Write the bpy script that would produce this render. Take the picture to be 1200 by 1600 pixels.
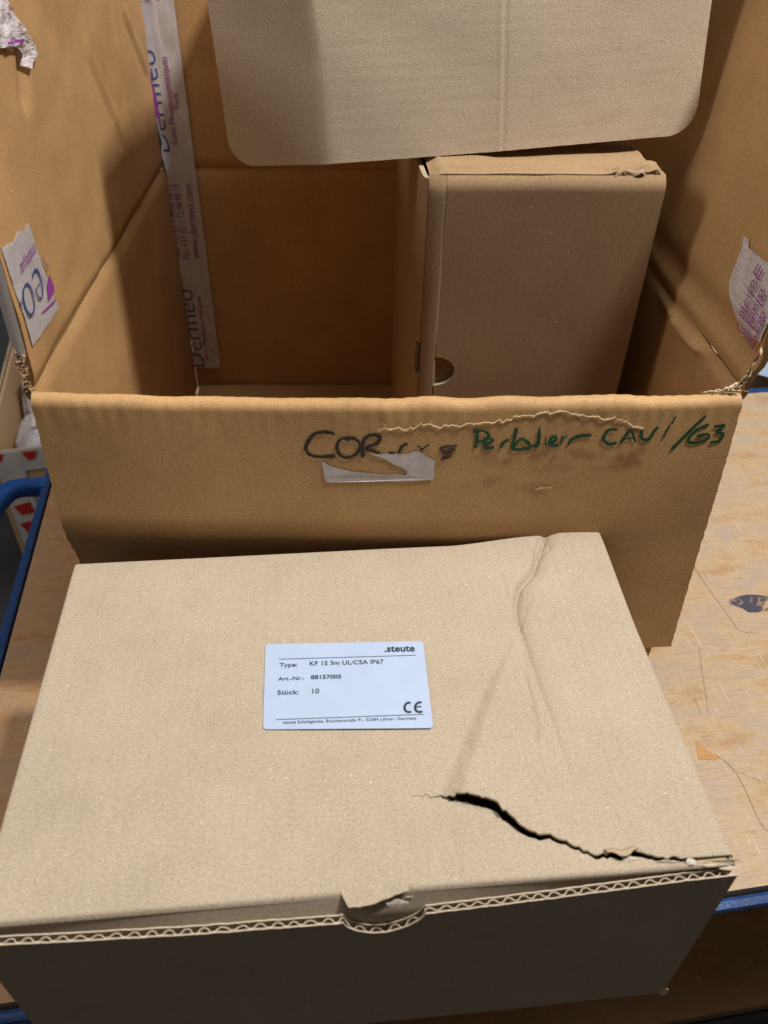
import bpy, math, random
import numpy as np
from mathutils import Vector, Matrix

random.seed(7)
for o in list(bpy.data.objects):
    bpy.data.objects.remove(o)
scene = bpy.context.scene
COL = scene.collection

# ------------------------------------------------------------------ camera
PITCH, ROLL, CAM_H, FPX = 0.6934, 0.0266, 0.5628, 1240.7
fwd = np.array([0, math.cos(PITCH), -math.sin(PITCH)])
rt0 = np.array([1.0, 0, 0]); up0 = np.cross(rt0, fwd)
RT = rt0*math.cos(ROLL)+up0*math.sin(ROLL)
UP = up0*math.cos(ROLL)-rt0*math.sin(ROLL)
CAMP = np.array([0, 0, CAM_H])
cam = bpy.data.cameras.new('camera'); camo = bpy.data.objects.new('camera', cam); COL.objects.link(camo)
M = Matrix.Identity(4)
for i in range(3):
    M[i][0], M[i][1], M[i][2], M[i][3] = RT[i], UP[i], -fwd[i], CAMP[i]
camo.matrix_world = M
cam.sensor_fit = 'VERTICAL'; cam.sensor_height = 36; cam.sensor_width = 27
cam.lens = FPX*36/1600; cam.clip_start = 0.02; cam.clip_end = 60
cam.dof.use_dof = True; cam.dof.focus_distance = 0.60; cam.dof.aperture_fstop = 9.0
scene.camera = camo

# ------------------------------------------------------------------ light
world = bpy.data.worlds.new('World'); scene.world = world; world.use_nodes = True
bg = world.node_tree.nodes['Background']
bg.inputs[0].default_value = (1.0, 0.88, 0.74, 1); bg.inputs[1].default_value = 0.07
def area(name, loc, target, size, sizey, energy, col):
    l = bpy.data.lights.new(name, 'AREA'); l.shape = 'RECTANGLE'; l.size = size; l.size_y = sizey
    l.energy = energy; l.color = col
    o = bpy.data.objects.new(name, l); COL.objects.link(o); o.location = loc
    o.rotation_euler = (Vector(target)-Vector(loc)).to_track_quat('-Z', 'Y').to_euler()
    return o
area('ceiling_or_fill_lamp', (0.70, 0.43, 1.80), (0.0, 0.45, 0.2), 0.14, 0.14, 31, (1.0, 0.96, 0.91))
area('soft_fill', (0.25, 0.72, 2.25), (0.15, 0.60, 0.0), 1.3, 1.3, 18, (1.0, 0.95, 0.88))  # soft fill added overhead to brighten the open carton's interior
area('ceiling_or_fill_lamp', (-1.25, 0.30, 1.15), (0.1, 0.55, 0.35), 0.35, 0.35, 6, (1.0, 0.95, 0.9))  # weak lamp added low on the left to lighten the right flap
vs = scene.view_settings; vs.view_transform = 'Standard'; vs.look = 'None'; vs.exposure = 0.0; vs.gamma = 1
vs.use_curve_mapping = False
scene.render.engine = 'CYCLES'
scene.cycles.max_bounces = 10; scene.cycles.diffuse_bounces = 6

# ------------------------------------------------------------------ maths helpers
def A3(x, y, z):
    x, y, z = np.broadcast_arrays(x, y, z)
    return np.stack([x, y, z], -1).astype(float)
def frame(x, y, a):
    c, s = math.cos(a), math.sin(a)
    return lambda u, v, z: A3(x+c*np.asarray(u)-s*np.asarray(v), y+s*np.asarray(u)+c*np.asarray(v), z)
def hash2(ix, iy, s):
    h = (ix*374761393+iy*668265263+s*1442695041) & 0xffffffff
    h = ((h ^ (h >> 13))*1274126177) & 0xffffffff
    return ((h ^ (h >> 16)) & 0xffff)/65535.0
def vn(x, y, s=0):
    x = np.asarray(x, float); y = np.asarray(y, float)
    x, y = np.broadcast_arrays(x, y)
    ix = np.floor(x).astype(np.int64); iy = np.floor(y).astype(np.int64)
    fx = x-ix; fy = y-iy; fx = fx*fx*(3-2*fx); fy = fy*fy*(3-2*fy)
    a = hash2(ix, iy, s); b = hash2(ix+1, iy, s); c = hash2(ix, iy+1, s); d = hash2(ix+1, iy+1, s)
    return (a+(b-a)*fx)*(1-fy)+(c+(d-c)*fx)*fy-0.5
def sm(a, b, x):
    t = np.clip((np.asarray(x, float)-a)/(b-a), 0, 1); return t*t*(3-2*t)
def polyd(U, V, pts):
    """signed distance to a polyline in surface coordinates, and how far along it (0..1)"""
    best = np.full(np.shape(U), 1e9); side = np.zeros(np.shape(U)); par = np.zeros(np.shape(U))
    n = len(pts)-1
    for i in range(n):
        (x0, y0), (x1, y1) = pts[i], pts[i+1]
        dx, dy = x1-x0, y1-y0; L2 = dx*dx+dy*dy+1e-18
        t = np.clip(((U-x0)*dx+(V-y0)*dy)/L2, 0, 1)
        d = np.hypot(U-x0-t*dx, V-y0-t*dy); m = d < best
        best = np.where(m, d, best); side = np.where(m, np.sign(dx*(V-y0)-dy*(U-x0)), side)
        par = np.where(m, (i+t)/n, par)
    return best, side, par
def ray(px):
    d = fwd+RT*(px[0]-600)/FPX-UP*(px[1]-800)/FPX
    return d/np.linalg.norm(d)
def uvpx(S, px, g=(0.0, 0.1)):
    """surface coordinates where the photograph's pixel meets surface S"""
    u, v = g; d = ray(px); t = 0.7
    for _ in range(25):
        P = S(u, v); e = 1e-5
        J = np.stack([(S(u+e, v)-P)/e, (S(u, v+e)-P)/e, -d], 1)
        r = P-(CAMP+t*d)
        s = np.linalg.solve(J, -r)
        u += s[0]; v += s[1]; t += s[2]
        if np.abs(s).max() < 1e-7: break
    return float(u), float(v)
def onz(px, z):
    d = ray(px); return CAMP+d*(z-CAM_H)/d[2]

# ------------------------------------------------------------------ object helpers
def prop(o, label=None, cat=None, group=None, kind=None):
    if label: o['label'] = label
    if cat: o['category'] = cat
    if group: o['group'] = group
    if kind: o['kind'] = kind
    return o
def empty(name, loc, rz=0.0):
    o = bpy.data.objects.new(name, None); COL.objects.link(o); o.empty_display_size = 0.05
    o.location = loc; o.rotation_euler = (0, 0, rz)
    bpy.context.view_layer.update()
    return o
def top_matrix(o):
    m = Matrix.Identity(4)
    while o is not None:
        m = o.matrix_basis @ m; o = o.parent
    return m
def mk(name, verts, faces, mats, parent=None, uvs=None, midx=None, smooth=None, kind=None):
    me = bpy.data.meshes.new(name)
    me.from_pydata([tuple(map(float, v)) for v in verts], [], [tuple(int(i) for i in f) for f in faces])
    if not isinstance(mats, (list, tuple)): mats = [mats]
    for m in mats: me.materials.append(m)
    n = len(me.polygons)
    if midx is not None: me.polygons.foreach_set('material_index', np.array(midx, dtype=np.int32))
    if smooth is True: me.polygons.foreach_set('use_smooth', np.ones(n, dtype=bool))
    elif smooth is not None and smooth is not False: me.polygons.foreach_set('use_smooth', np.array(smooth, dtype=bool))
    if uvs is not None:
        ul = me.uv_layers.new(name='UVMap'); li = np.zeros(len(me.loops), dtype=np.int32)
        me.loops.foreach_get('vertex_index', li)
        ul.data.foreach_set('uv', np.asarray(uvs, dtype=np.float32)[li].ravel())
    o = bpy.data.objects.new(name, me); COL.objects.link(o)
    if parent is not None:
        o.parent = parent; me.transform(top_matrix(parent).inverted())
    me.update()
    if kind: o['kind'] = kind
    return o
def grid(S, us, lo, hi, nv):
    us = np.asarray(us, float); L = np.array([lo(u) for u in us]) if callable(lo) else np.full(len(us), lo)
    H = np.array([hi(u) for u in us]) if callable(hi) else np.full(len(us), hi)
    t = np.linspace(0, 1, nv+1)[None, :]
    V = L[:, None]*(1-t)+H[:, None]*t; U = np.repeat(us[:, None], nv+1, 1)
    P = S(U, V)
    gu = np.gradient(P, axis=0); gv = np.gradient(P, axis=1)
    N = np.cross(gu, gv); N /= (np.linalg.norm(N, axis=-1, keepdims=True)+1e-15)
    return U, V, P, N
def sheet(name, S, us, lo, hi, nv, mat, parent, thick=0.004, edge=None, back=None, kind=None):
    """a board of real thickness over surface S(u,v); sides carry their own material"""
    U, V, P, N = grid(S, us, lo, hi, nv); a, b = U.shape; n = a*b
    Q = P-N*thick
    verts = list(P.reshape(-1, 3))+list(Q.reshape(-1, 3))
    uvs = list(np.stack([U, V], -1).reshape(-1, 2))*2
    idx = np.arange(n).reshape(a, b)
    f = np.stack([idx[:-1, :-1], idx[1:, :-1], idx[1:, 1:], idx[:-1, 1:]], -1).reshape(-1, 4)
    faces = f.tolist()+(f[:, ::-1]+n).tolist()
    k = len(f); mi = [0]*k+[2 if back else 0]*k; smo = [True]*(2*k)
    rim = [(i, 0) for i in range(a)]+[(a-1, j) for j in range(1, b)]+[(i, b-1) for i in range(a-2, -1, -1)]+[(0, j) for j in range(b-2, 0, -1)]
    s0 = len(verts); run = 0.0
    for q, (i, j) in enumerate(rim+[rim[0]]):
        if q: run += float(np.linalg.norm(P[i, j]-verts[-2]))
        verts.append(P[i, j]); verts.append(Q[i, j]); uvs.append((run, 0.0)); uvs.append((run, thick))
    for q in range(len(rim)):
        c = s0+2*q; faces.append([c, c+1, c+3, c+2]); mi.append(1); smo.append(False)
    return mk(name, verts, faces, [mat, edge or mat, back or mat], parent, uvs, mi, smo, kind)
def decal(name, S, us, lo, hi, nv, mat, parent, lift=0.0003):
    S2 = lambda u, v: lifted(S, u, v, lift)
    return sheet(name, S2, us, lo, hi, nv, mat, parent, thick=lift*0.6)
def lifted(S, u, v, h):
    u = np.asarray(u, float); v = np.asarray(v, float); e = 1e-4
    P = S(u, v); N = np.cross(S(u+e, v)-P, S(u, v+e)-P); N /= np.linalg.norm(N, axis=-1, keepdims=True)
    h = np.asarray(h, float)
    return P+N*(h[..., None] if h.ndim else h)
def poly_decal(name, S, pts, mat, parent, lift=0.0003):
    """flat cut-out lying on a surface, outline in surface coordinates (ear clipping by Blender)"""
    P = lifted(S, np.array([p[0] for p in pts]), np.array([p[1] for p in pts]), lift)
    from mathutils.geometry import tessellate_polygon
    tris = tessellate_polygon([[Vector((p[0], p[1], 0)) for p in pts]])
    fs = []
    for t in tris:
        a, b, c = [pts[i] for i in t]
        fs.append(t if (b[0]-a[0])*(c[1]-a[1])-(b[1]-a[1])*(c[0]-a[0]) > 0 else t[::-1])
    return mk(name, P, fs, mat, parent, pts)
def smooth_line(pts, sub=6):
    p = np.array(pts, float)
    if len(p) < 3: return p
    out = []
    e = np.vstack([2*p[0]-p[1], p, 2*p[-1]-p[-2]])
    for i in range(1, len(e)-2):
        for t in np.linspace(0, 1, sub, endpoint=False):
            a, b, c, d = e[i-1], e[i], e[i+1], e[i+2]
            out.append(0.5*((2*b)+(-a+c)*t+(2*a-5*b+4*c-d)*t*t+(-a+3*b-3*c+d)*t**3))
    out.append(p[-1]); return np.array(out)
def stroke_geo(S, pts, w, lift, verts, faces, jit=0.15, seed=0):
    """one drawn stroke as a ribbon on the surface (surface coordinates)"""
    L = smooth_line(pts); n = len(L)
    T = np.gradient(L, axis=0); T /= (np.linalg.norm(T, axis=1, keepdims=True)+1e-12)
    Nn = np.stack([-T[:, 1], T[:, 0]], 1)
    ww = w*(1+jit*2*vn(np.arange(n)*0.45, seed*3.1, 5))
    ends = np.ones(n); ends[0] = ends[-1] = 0.55
    ww = ww*ends
    s0 = len(verts)
    for sgn in (-0.5, 0.5):
        q = L+Nn*ww[:, None]*sgn
        for p in lifted(S, q[:, 0], q[:, 1], lift): verts.append(p)
    for i in range(n-1): faces.append([s0+n+i, s0+i, s0+i+1, s0+n+i+1][::-1])
def strokes_px(name, S, lines, w, mat, parent, g, lift=0.0004, jit=0.15):
    verts, faces = [], []
    for k, ln in enumerate(lines):
        stroke_geo(S, [uvpx(S, p, g) for p in ln], w, lift+0.00003*(k % 5), verts, faces, jit, k)
    return mk(name, verts, faces, mat, parent)
_tc = {}
def text_mesh(s, bold):
    key = (s, bold)
    if key in _tc: return _tc[key]
    c = bpy.data.curves.new('t', 'FONT'); c.body = s; c.size = 1.0; c.resolution_u = 3
    if bold: c.offset = bold
    o = bpy.data.objects.new('t', c); COL.objects.link(o)
    dg = bpy.context.evaluated_depsgraph_get(); e = o.evaluated_get(dg); me = e.to_mesh()
    V = np.array([v.co[:2] for v in me.vertices]); F = [list(p.vertices) for p in me.polygons]
    e.to_mesh_clear(); bpy.data.objects.remove(o); bpy.data.curves.remove(c)
    _tc[key] = (V, F); return _tc[key]
def text_uv(name, S, s, A, B, mat, parent, tall=1.0, bold=0.0, lift=0.0004, clip=None):
    V, F = text_mesh(s, bold); x0, x1 = V[:, 0].min(), V[:, 0].max()
    A = np.array(A); B = np.array(B); e = B-A; k = np.linalg.norm(e)/(x1-x0); e = e/np.linalg.norm(e)
    n = np.array([-e[1], e[0]])
    q = A+np.outer((V[:, 0]-x0)*k, e)+np.outer(V[:, 1]*k*tall, n)
    if clip is not None: q = clip(q)
    P = lifted(S, q[:, 0], q[:, 1], lift)
    return mk(name, P, F, mat, parent)
def text_px(name, S, s, pa, pb, mat, parent, g, **k):
    return text_uv(name, S, s, uvpx(S, pa, g), uvpx(S, pb, g), mat, parent, **k)
def boxm(name, F, x0, x1, y0, y1, z0, z1, mat, parent, bev=0.0):
    o = mk(name, [], [], mat, parent)
    import bmesh
    bm = bmesh.new()
    P = [bm.verts.new(tuple(F(x, y, z))) for z in (z0, z1) for y in (y0, y1) for x in (x0, x1)]
    for f in ((0, 2, 3, 1), (4, 5, 7, 6), (0, 1, 5, 4), (2, 6, 7, 3), (0, 4, 6, 2), (1, 3, 7, 5)): bm.faces.new([P[i] for i in f])
    if bev: bmesh.ops.bevel(bm, geom=bm.edges[:], offset=bev, segments=2, profile=0.6, affect='EDGES')
    bm.to_mesh(o.data); bm.free()
    if parent is not None: o.data.transform(top_matrix(parent).inverted())
    return o
def tube(name, pts, r, mat, parent, seg=14, flat=1.0, smoothn=6):
    L = smooth_line(pts, smoothn); n = len(L); T = np.gradient(L, axis=0); T /= np.linalg.norm(T, axis=1, keepdims=True)
    verts, faces = [], []
    for i in range(n):
        s = np.cross(T[i], [0, 0, 1.0]); s /= np.linalg.norm(s)+1e-9; w = np.cross(s, T[i])
        for k in range(seg):
            a = 2*math.pi*k/seg
            cx, cy = math.cos(a), math.sin(a)
            cx = math.copysign(abs(cx)**0.6, cx); cy = math.copysign(abs(cy)**0.6, cy)
            verts.append(L[i]+s*r*cx+w*r*flat*cy)
    for i in range(n-1):
        for k in range(seg):
            faces.append([i*seg+k, i*seg+(k+1) % seg, (i+1)*seg+(k+1) % seg, (i+1)*seg+k][::-1])
    faces.append(list(range(seg))); faces.append([(n-1)*seg+k for k in range(seg)][::-1])
    return mk(name, verts, faces, mat, parent, smooth=[True]*((n-1)*seg)+[False]*2)
def lin(a, b, n): return np.linspace(a, b, n)

# ------------------------------------------------------------------ materials
class NT:
    def __init__(s, name):
        s.m = bpy.data.materials.new(name); s.m.use_nodes = True; s.t = s.m.node_tree; s.n = s.t.nodes
        s.b = s.n['Principled BSDF']
    def add(s, typ, **kw):
        n = s.n.new(typ)
        for k, v in kw.items():
            if k.startswith('i_'):
                n.inputs[int(k[2:]) if k[2:].isdigit() else k[2:]].default_value = v
            else: setattr(n, k, v)
        return n
    def l(s, a, b): s.t.links.new(a, b)
    def noise(s, vec, scale, detail=3, rough=0.55, dist=0.0):
        n = s.add('ShaderNodeTexNoise'); n.inputs['Scale'].default_value = scale; n.inputs['Detail'].default_value = detail
        n.inputs['Roughness'].default_value = rough; n.inputs['Distortion'].default_value = dist
        s.l(vec, n.inputs['Vector']); return n.outputs['Fac']
    def ramp(s, fac, stops):
        r = s.add('ShaderNodeValToRGB'); el = r.color_ramp.elements
        while len(el) < len(stops): el.new(0.5)
        for e, (p, c) in zip(el, stops): e.position = p; e.color = (*c, 1) if len(c) == 3 else c
        s.l(fac, r.inputs[0]); return r.outputs[0]
    def mix(s, fac, a, b, mode='MIX'):
        m = s.add('ShaderNodeMix', data_type='RGBA', blend_type=mode)
        for sock, val in ((m.inputs[0], fac), (m.inputs[6], a), (m.inputs[7], b)):
            if hasattr(val, 'node'): s.l(val, sock)
            elif isinstance(val, (int, float)): sock.default_value = val
            else: sock.default_value = (*val, 1)
        return m.outputs[2]
    def math(s, op, a, b=None, c=None):
        m = s.add('ShaderNodeMath', operation=op)
        for i, v in enumerate((a, b, c)):
            if v is None: continue
            if hasattr(v, 'node'): s.l(v, m.inputs[i])
            else: m.inputs[i].default_value = v
        return m.outputs[0]
    def mapv(s, vec, sc=(1, 1, 1), rot=(0, 0, 0), loc=(0, 0, 0)):
        m = s.add('ShaderNodeMapping'); m.inputs['Scale'].default_value = sc; m.inputs['Rotation'].default_value = rot
        m.inputs['Location'].default_value = loc; s.l(vec, m.inputs['Vector']); return m.outputs[0]
    def bump(s, h, strength, dist=0.001):
        b = s.add('ShaderNodeBump'); b.inputs['Strength'].default_value = strength; b.inputs['Distance'].default_value = dist
        s.l(h, b.inputs['Height']); s.l(b.outputs[0], s.b.inputs['Normal']); return b
def kraft(name, col, fleck=0.5, flute=0.0, flute_dir=0, rough=0.85, sheen=0.15, blot=0.10, fibre=1.0, seed=0.0, bstr=0.3):
    k = NT(name); uv = k.add('ShaderNodeTexCoord').outputs['UV']; uv = k.mapv(uv, loc=(seed, seed*0.7, 0))
    c = np.array(col)
    big = k.noise(uv, 14, 4, 0.6)
    base = k.ramp(big, [(0.25, tuple(c*(1-blot))), (0.75, tuple(c*(1+blot)))])
    fine = k.noise(k.mapv(uv, (1.0, 1.5, 1)), 640, 4, 0.8)
    base = k.mix(min(1.0, 0.75*fibre), base, k.ramp(fine, [(0.30, (0.60, 0.58, 0.55)), (0.5, (1, 1, 1)), (0.70, (1.38, 1.38, 1.38))]), 'MULTIPLY')
    mid = k.noise(k.mapv(uv, (1.0, 2.2, 1), (0, 0, 0.5)), 260, 2, 0.6)
    base = k.mix(0.3*fibre, base, k.ramp(mid, [(0.3, (0.84, 0.83, 0.82)), (0.7, (1.13, 1.13, 1.13))]), 'MULTIPLY')
    scuff = k.noise(k.mapv(uv, (1.0, 1.0, 1), (0, 0, 0.4), (9, 4, 0)), 32, 6, 0.75, 0.4)
    base = k.mix(0.4, base, k.ramp(scuff, [(0.32, (0.86, 0.85, 0.83)), (0.5, (1, 1, 1)), (0.68, (1.10, 1.10, 1.10))]), 'MULTIPLY')
    if flute:
        wl = k.add('ShaderNodeTexWave', wave_type='BANDS', bands_direction='X' if flute_dir == 0 else 'Y')
        wl.inputs['Scale'].default_value = 2*math.pi/0.0078/20; wl.inputs['Distortion'].default_value = 0.8; wl.inputs['Detail Scale'].default_value = 0.4
        k.l(uv, wl.inputs['Vector'])
        base = k.mix(0.28, base, k.ramp(wl.outputs['Fac'], [(0.0, (0.96, 0.96, 0.955)), (1.0, (1.03, 1.03, 1.03))]), 'MULTIPLY')
    for sc, lo, colr, am in ((330, 0.74, (0.80, 0.76, 0.66), 0.75), (420, 0.77, (0.10, 0.075, 0.05), 0.8)):
        w = k.noise(k.mapv(uv, (1.0, 1.35, 1), (0, 0, 0.9 if lo > 0.75 else -0.6), (sc*0.01, 3, 0)), sc, 1, 0.5)
        f = k.ramp(w, [(lo-0.004, (0, 0, 0)), (lo+0.03, (am*fleck,)*3)])
        base = k.mix(f, base, colr)
    h = k.math('ADD', k.math('MULTIPLY', fine, 0.8), k.math('MULTIPLY', mid, 0.45))
    if flute:
        wv = k.add('ShaderNodeTexWave', wave_type='BANDS', bands_direction='X' if flute_dir == 0 else 'Y')
        wv.inputs['Scale'].default_value = 2*math.pi/0.0078/20; wv.inputs['Distortion'].default_value = 0.6
        wv.inputs['Detail'].default_value = 1; wv.inputs['Detail Scale'].default_value = 0.4
        k.l(uv, wv.inputs['Vector'])
        pat = k.math('MULTIPLY', wv.outputs['Fac'], k.math('MULTIPLY', k.noise(uv, 22, 2), flute))
        h = k.math('ADD', h, pat)
    k.l(base, k.b.inputs['Base Color'])
    k.b.inputs['Roughness'].default_value = rough; k.b.inputs['Specular IOR Level'].default_value = sheen
    k.bump(h, bstr, 0.0006)
    return k.m
def plain(name, col, rough=0.6, spec=0.3, var=0.1, scale=80, metal=0.0, bump=0.0, bscale=300, coord='Object'):
    k = NT(name); v = k.add('ShaderNodeTexCoord').outputs[coord]
    c = np.array(col); n = k.noise(v, scale, 4, 0.6)
    k.l(k.ramp(n, [(0.3, tuple(c*(1-var))), (0.7, tuple(c*(1+var)))]), k.b.inputs['Base Color'])
    k.b.inputs['Roughness'].default_value = rough; k.b.inputs['Specular IOR Level'].default_value = spec
    k.b.inputs['Metallic'].default_value = metal
    if bump: k.bump(k.noise(v, bscale, 3), bump, 0.001)
    return k.m
LIGHT = (0.455, 0.378, 0.285)
BROWN = (0.50, 0.300, 0.132)
m_light = kraft('kraft_light', LIGHT, fleck=0.7, flute=0.35, flute_dir=0, blot=0.05)
m_light2 = kraft('kraft_light_board', (0.56, 0.455, 0.345), fleck=0.4, flute=0.02, flute_dir=1, blot=0.05, seed=3.3, fibre=1.1)
m_inner = kraft('kraft_inner_shaded', (0.32, 0.215, 0.122), fleck=0.4, flute=0.2, flute_dir=1, blot=0.05, seed=5.1)  # same board as the front carton, brown bounce light put into the colour
m_brown = kraft('kraft_brown', BROWN, fleck=0.35, flute=0.12, flute_dir=0, rough=0.6, sheen=0.35, blot=0.13, seed=1.7, fibre=1.15)
m_edge = kraft('kraft_cut_edge', (0.40, 0.31, 0.21), fleck=0.2, blot=0.3, seed=8.0)
m_edge_b = kraft('kraft_cut_edge_brown', (0.33, 0.20, 0.10), fleck=0.2, blot=0.35, seed=9.0)
m_liner = plain('kraft_liner_edge', (0.62, 0.53, 0.40), 0.9, 0.1, 0.1, 400)
m_flute = plain('kraft_fluting', (0.48, 0.38, 0.26), 0.9, 0.1, 0.15, 400)
m_torn = plain('torn_paper_fibre', (0.66, 0.56, 0.43), 0.95, 0.05, 0.2, 900, bump=0.4, bscale=1500)
m_torn_b = plain('torn_brown_fibre', (0.66, 0.48, 0.29), 0.95, 0.05, 0.3, 700, bump=0.4, bscale=1500)
m_label = plain('label_paper', (0.42, 0.515, 0.70), 0.45, 0.4, 0.03, 60)
m_label_dim = plain('label_paper_white', (0.62, 0.58, 0.56), 0.5, 0.4, 0.05, 60)
m_print = plain('print_black', (0.022, 0.025, 0.04), 0.6, 0.3, 0.2, 300)
m_ink = plain('marker_black', (0.03, 0.022, 0.016), 0.55, 0.4, 0.35, 500)
m_green = plain('marker_green', (0.008, 0.075, 0.035), 0.5, 0.4, 0.35, 500)
m_tblue = plain('print_blue', (0.035, 0.075, 0.27), 0.4, 0.4, 0.1, 200)
m_tpurple = plain('print_purple', (0.32, 0.06, 0.33), 0.4, 0.4, 0.1, 200)
m_stick = plain('sticker_white', (0.56, 0.52, 0.52), 0.6, 0.3, 0.12, 160)

def tape_mat():
    k = NT('printed_tape'); v = k.add('ShaderNodeTexCoord').outputs['UV']
    n = k.noise(v, 130, 4, 0.65); n2 = k.noise(v, 700, 2)
    k.l(k.mix(0.25, k.ramp(n, [(0.3, (0.66, 0.60, 0.62)), (0.7, (0.82, 0.77, 0.79))]), k.ramp(n2, [(0.4, (0.4, 0.36, 0.37)), (0.65, (0.85, 0.83, 0.84))])), k.b.inputs['Base Color'])
    k.l(k.ramp(k.noise(v, 60, 4, 0.6), [(0.35, (0.8, 0.8, 0.8)), (0.6, (1, 1, 1))]), k.b.inputs['Alpha'])
    k.b.inputs['Roughness'].default_value = 0.16; k.b.inputs['Specular IOR Level'].default_value = 0.6
    wr = k.noise(k.mapv(v, (1.0, 6.0, 1), (0, 0, 0.5)), 45, 3, 0.6, 1.0)
    k.bump(k.math('ADD', k.math('ADD', n, k.math('MULTIPLY', wr, 1.5)), k.math('MULTIPLY', n2, 0.3)), 0.55, 0.0015)
    return k.m
m_tape = tape_mat()
def stain_mat(name, col, thr, scale, amax=0.22):
    k = NT(name); v = k.add('ShaderNodeTexCoord').outputs['UV']
    n = k.noise(v, scale, 5, 0.65, 0.6)
    k.b.inputs['Base Color'].default_value = (*col, 1); k.b.inputs['Roughness'].default_value = 0.5
    a = k.ramp(n, [(thr-0.03, (0, 0, 0)), (thr+0.05, (amax,)*3)])
    k.l(a, k.b.inputs['Alpha']); return k.m
m_stain = stain_mat('adhesive_stain', (0.36, 0.19, 0.075), 0.50, 55)
m_peel = stain_mat('peeled_liner', (0.47, 0.29, 0.15), 0.36, 40)

def deck_mat(name, dark=1.0):
    k = NT(name); tc = k.add('ShaderNodeTexCoord').outputs['UV']
    patch = k.noise(k.mapv(tc, (1, 2.0, 1)), 15, 7, 0.72, 0.25)
    base = k.ramp(patch, [(0.30, (0.44, 0.27, 0.14)), (0.42, (0.52, 0.36, 0.21)), (0.50, (0.55, 0.41, 0.27)), (0.57, (0.49, 0.38, 0.27)), (0.66, (0.56, 0.415, 0.265)), (0.78, (0.50, 0.33, 0.185))])
    grain = k.noise(k.mapv(tc, (10, 190, 1)), 3, 8, 0.8, 0.4)
    base = k.mix(0.85, base, k.ramp(grain, [(0.30, (0.60, 0.53, 0.46)), (0.46, (0.95, 0.94, 0.92)), (0.75, (1.14, 1.13, 1.12))]), 'MULTIPLY')
    g2 = k.noise(k.mapv(tc, (40, 260, 1), (0, 0, 0.06)), 4, 4, 0.75)
    base = k.mix(0.6, base, k.ramp(g2, [(0.3, (0.66, 0.60, 0.55)), (0.5, (1, 1, 1))]), 'MULTIPLY')
    grey = k.noise(k.mapv(tc, (1.2, 3.2, 1), loc=(4, 2, 0)), 12, 6, 0.72, 0.8)
    base = k.mix(k.ramp(grey, [(0.53, (0, 0, 0)), (0.68, (0.6, 0.6, 0.6))]), base, (0.42, 0.36, 0.33))
    dirt = k.noise(k.mapv(tc, (3, 9, 1), loc=(1, 7, 0)), 16, 4, 0.7, 0.5)
    base = k.mix(k.ramp(dirt, [(0.66, (0, 0, 0)), (0.74, (0.55, 0.55, 0.55))]), base, (0.20, 0.155, 0.13))
    for sx, rot, col, th in ((70, 0.7, (0.78, 0.68, 0.54), 0.66), (60, -0.8, (0.74, 0.62, 0.47), 0.66), (80, 0.25, (0.80, 0.70, 0.56), 0.67), (75, -0.5, (0.30, 0.20, 0.13), 0.70)):
        scr = k.noise(k.mapv(tc, (sx*3.2, 9, 1), (0, 0, rot), (sx, 0, 0)), 2.2, 3, 0.55, 0.2)
        base = k.mix(k.ramp(scr, [(th, (0, 0, 0)), (th+0.05, (0.55, 0.55, 0.55))]), base, col)
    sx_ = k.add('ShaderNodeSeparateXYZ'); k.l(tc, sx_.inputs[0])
    left_shade = k.math('ADD', sx_.outputs[0], k.math('MULTIPLY', k.math('SUBTRACT', patch, 0.5), 0.5))  # shade beside the cartons painted into the deck's left end
    base = k.mix(k.ramp(left_shade, [(0.12, (0.85, 0.85, 0.85)), (0.42, (0, 0, 0))]), base, k.mix(1.0, base, (0.74, 0.58, 0.45), 'MULTIPLY'))
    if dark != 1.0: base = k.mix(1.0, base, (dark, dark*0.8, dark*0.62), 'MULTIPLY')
    k.l(base, k.b.inputs['Base Color']); k.b.inputs['Roughness'].default_value = 0.55
    k.b.inputs['Specular IOR Level'].default_value = 0.3
    k.bump(k.math('ADD', grain, k.math('MULTIPLY', g2, 0.5)), 0.25, 0.001)
    return k.m
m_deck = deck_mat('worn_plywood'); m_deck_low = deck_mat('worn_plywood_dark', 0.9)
m_blue = plain('blue_enamel', (0.014, 0.10, 0.40), 0.25, 0.5, 0.15, 60, bump=0.12, bscale=500)
m_rail = plain('rail_enamel', (0.02, 0.06, 0.19), 0.3, 0.5, 0.3, 90, bump=0.25, bscale=260)
m_black = plain('black_rubber_or_shade', (0.012, 0.012, 0.014), 0.5, 0.3)
m_floor = plain('floor_paint', (0.085, 0.09, 0.10), 0.5, 0.3, 0.25, 6)
m_inkspot = stain_mat('ink_spot', (0.06, 0.06, 0.10), 0.42, 60, 0.85)
m_bgcard = kraft('kraft_far', (0.55, 0.37, 0.22), fleck=0.2, blot=0.06, seed=2.0)
m_red = plain('red_print', (0.50, 0.03, 0.02), 0.4, 0.4)
m_wtape = plain('white_tape', (0.62, 0.58, 0.57), 0.3, 0.5, 0.1, 60, bump=0.2, bscale=90)

# ================================================================== the setting
mk('floor', [(-4, -3, -0.82), (4, -3, -0.82), (4, 6, -0.82), (-4, 6, -0.82)], [(0, 1, 2, 3)], m_floor)
prop(bpy.data.objects['floor'], kind='structure')

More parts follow.
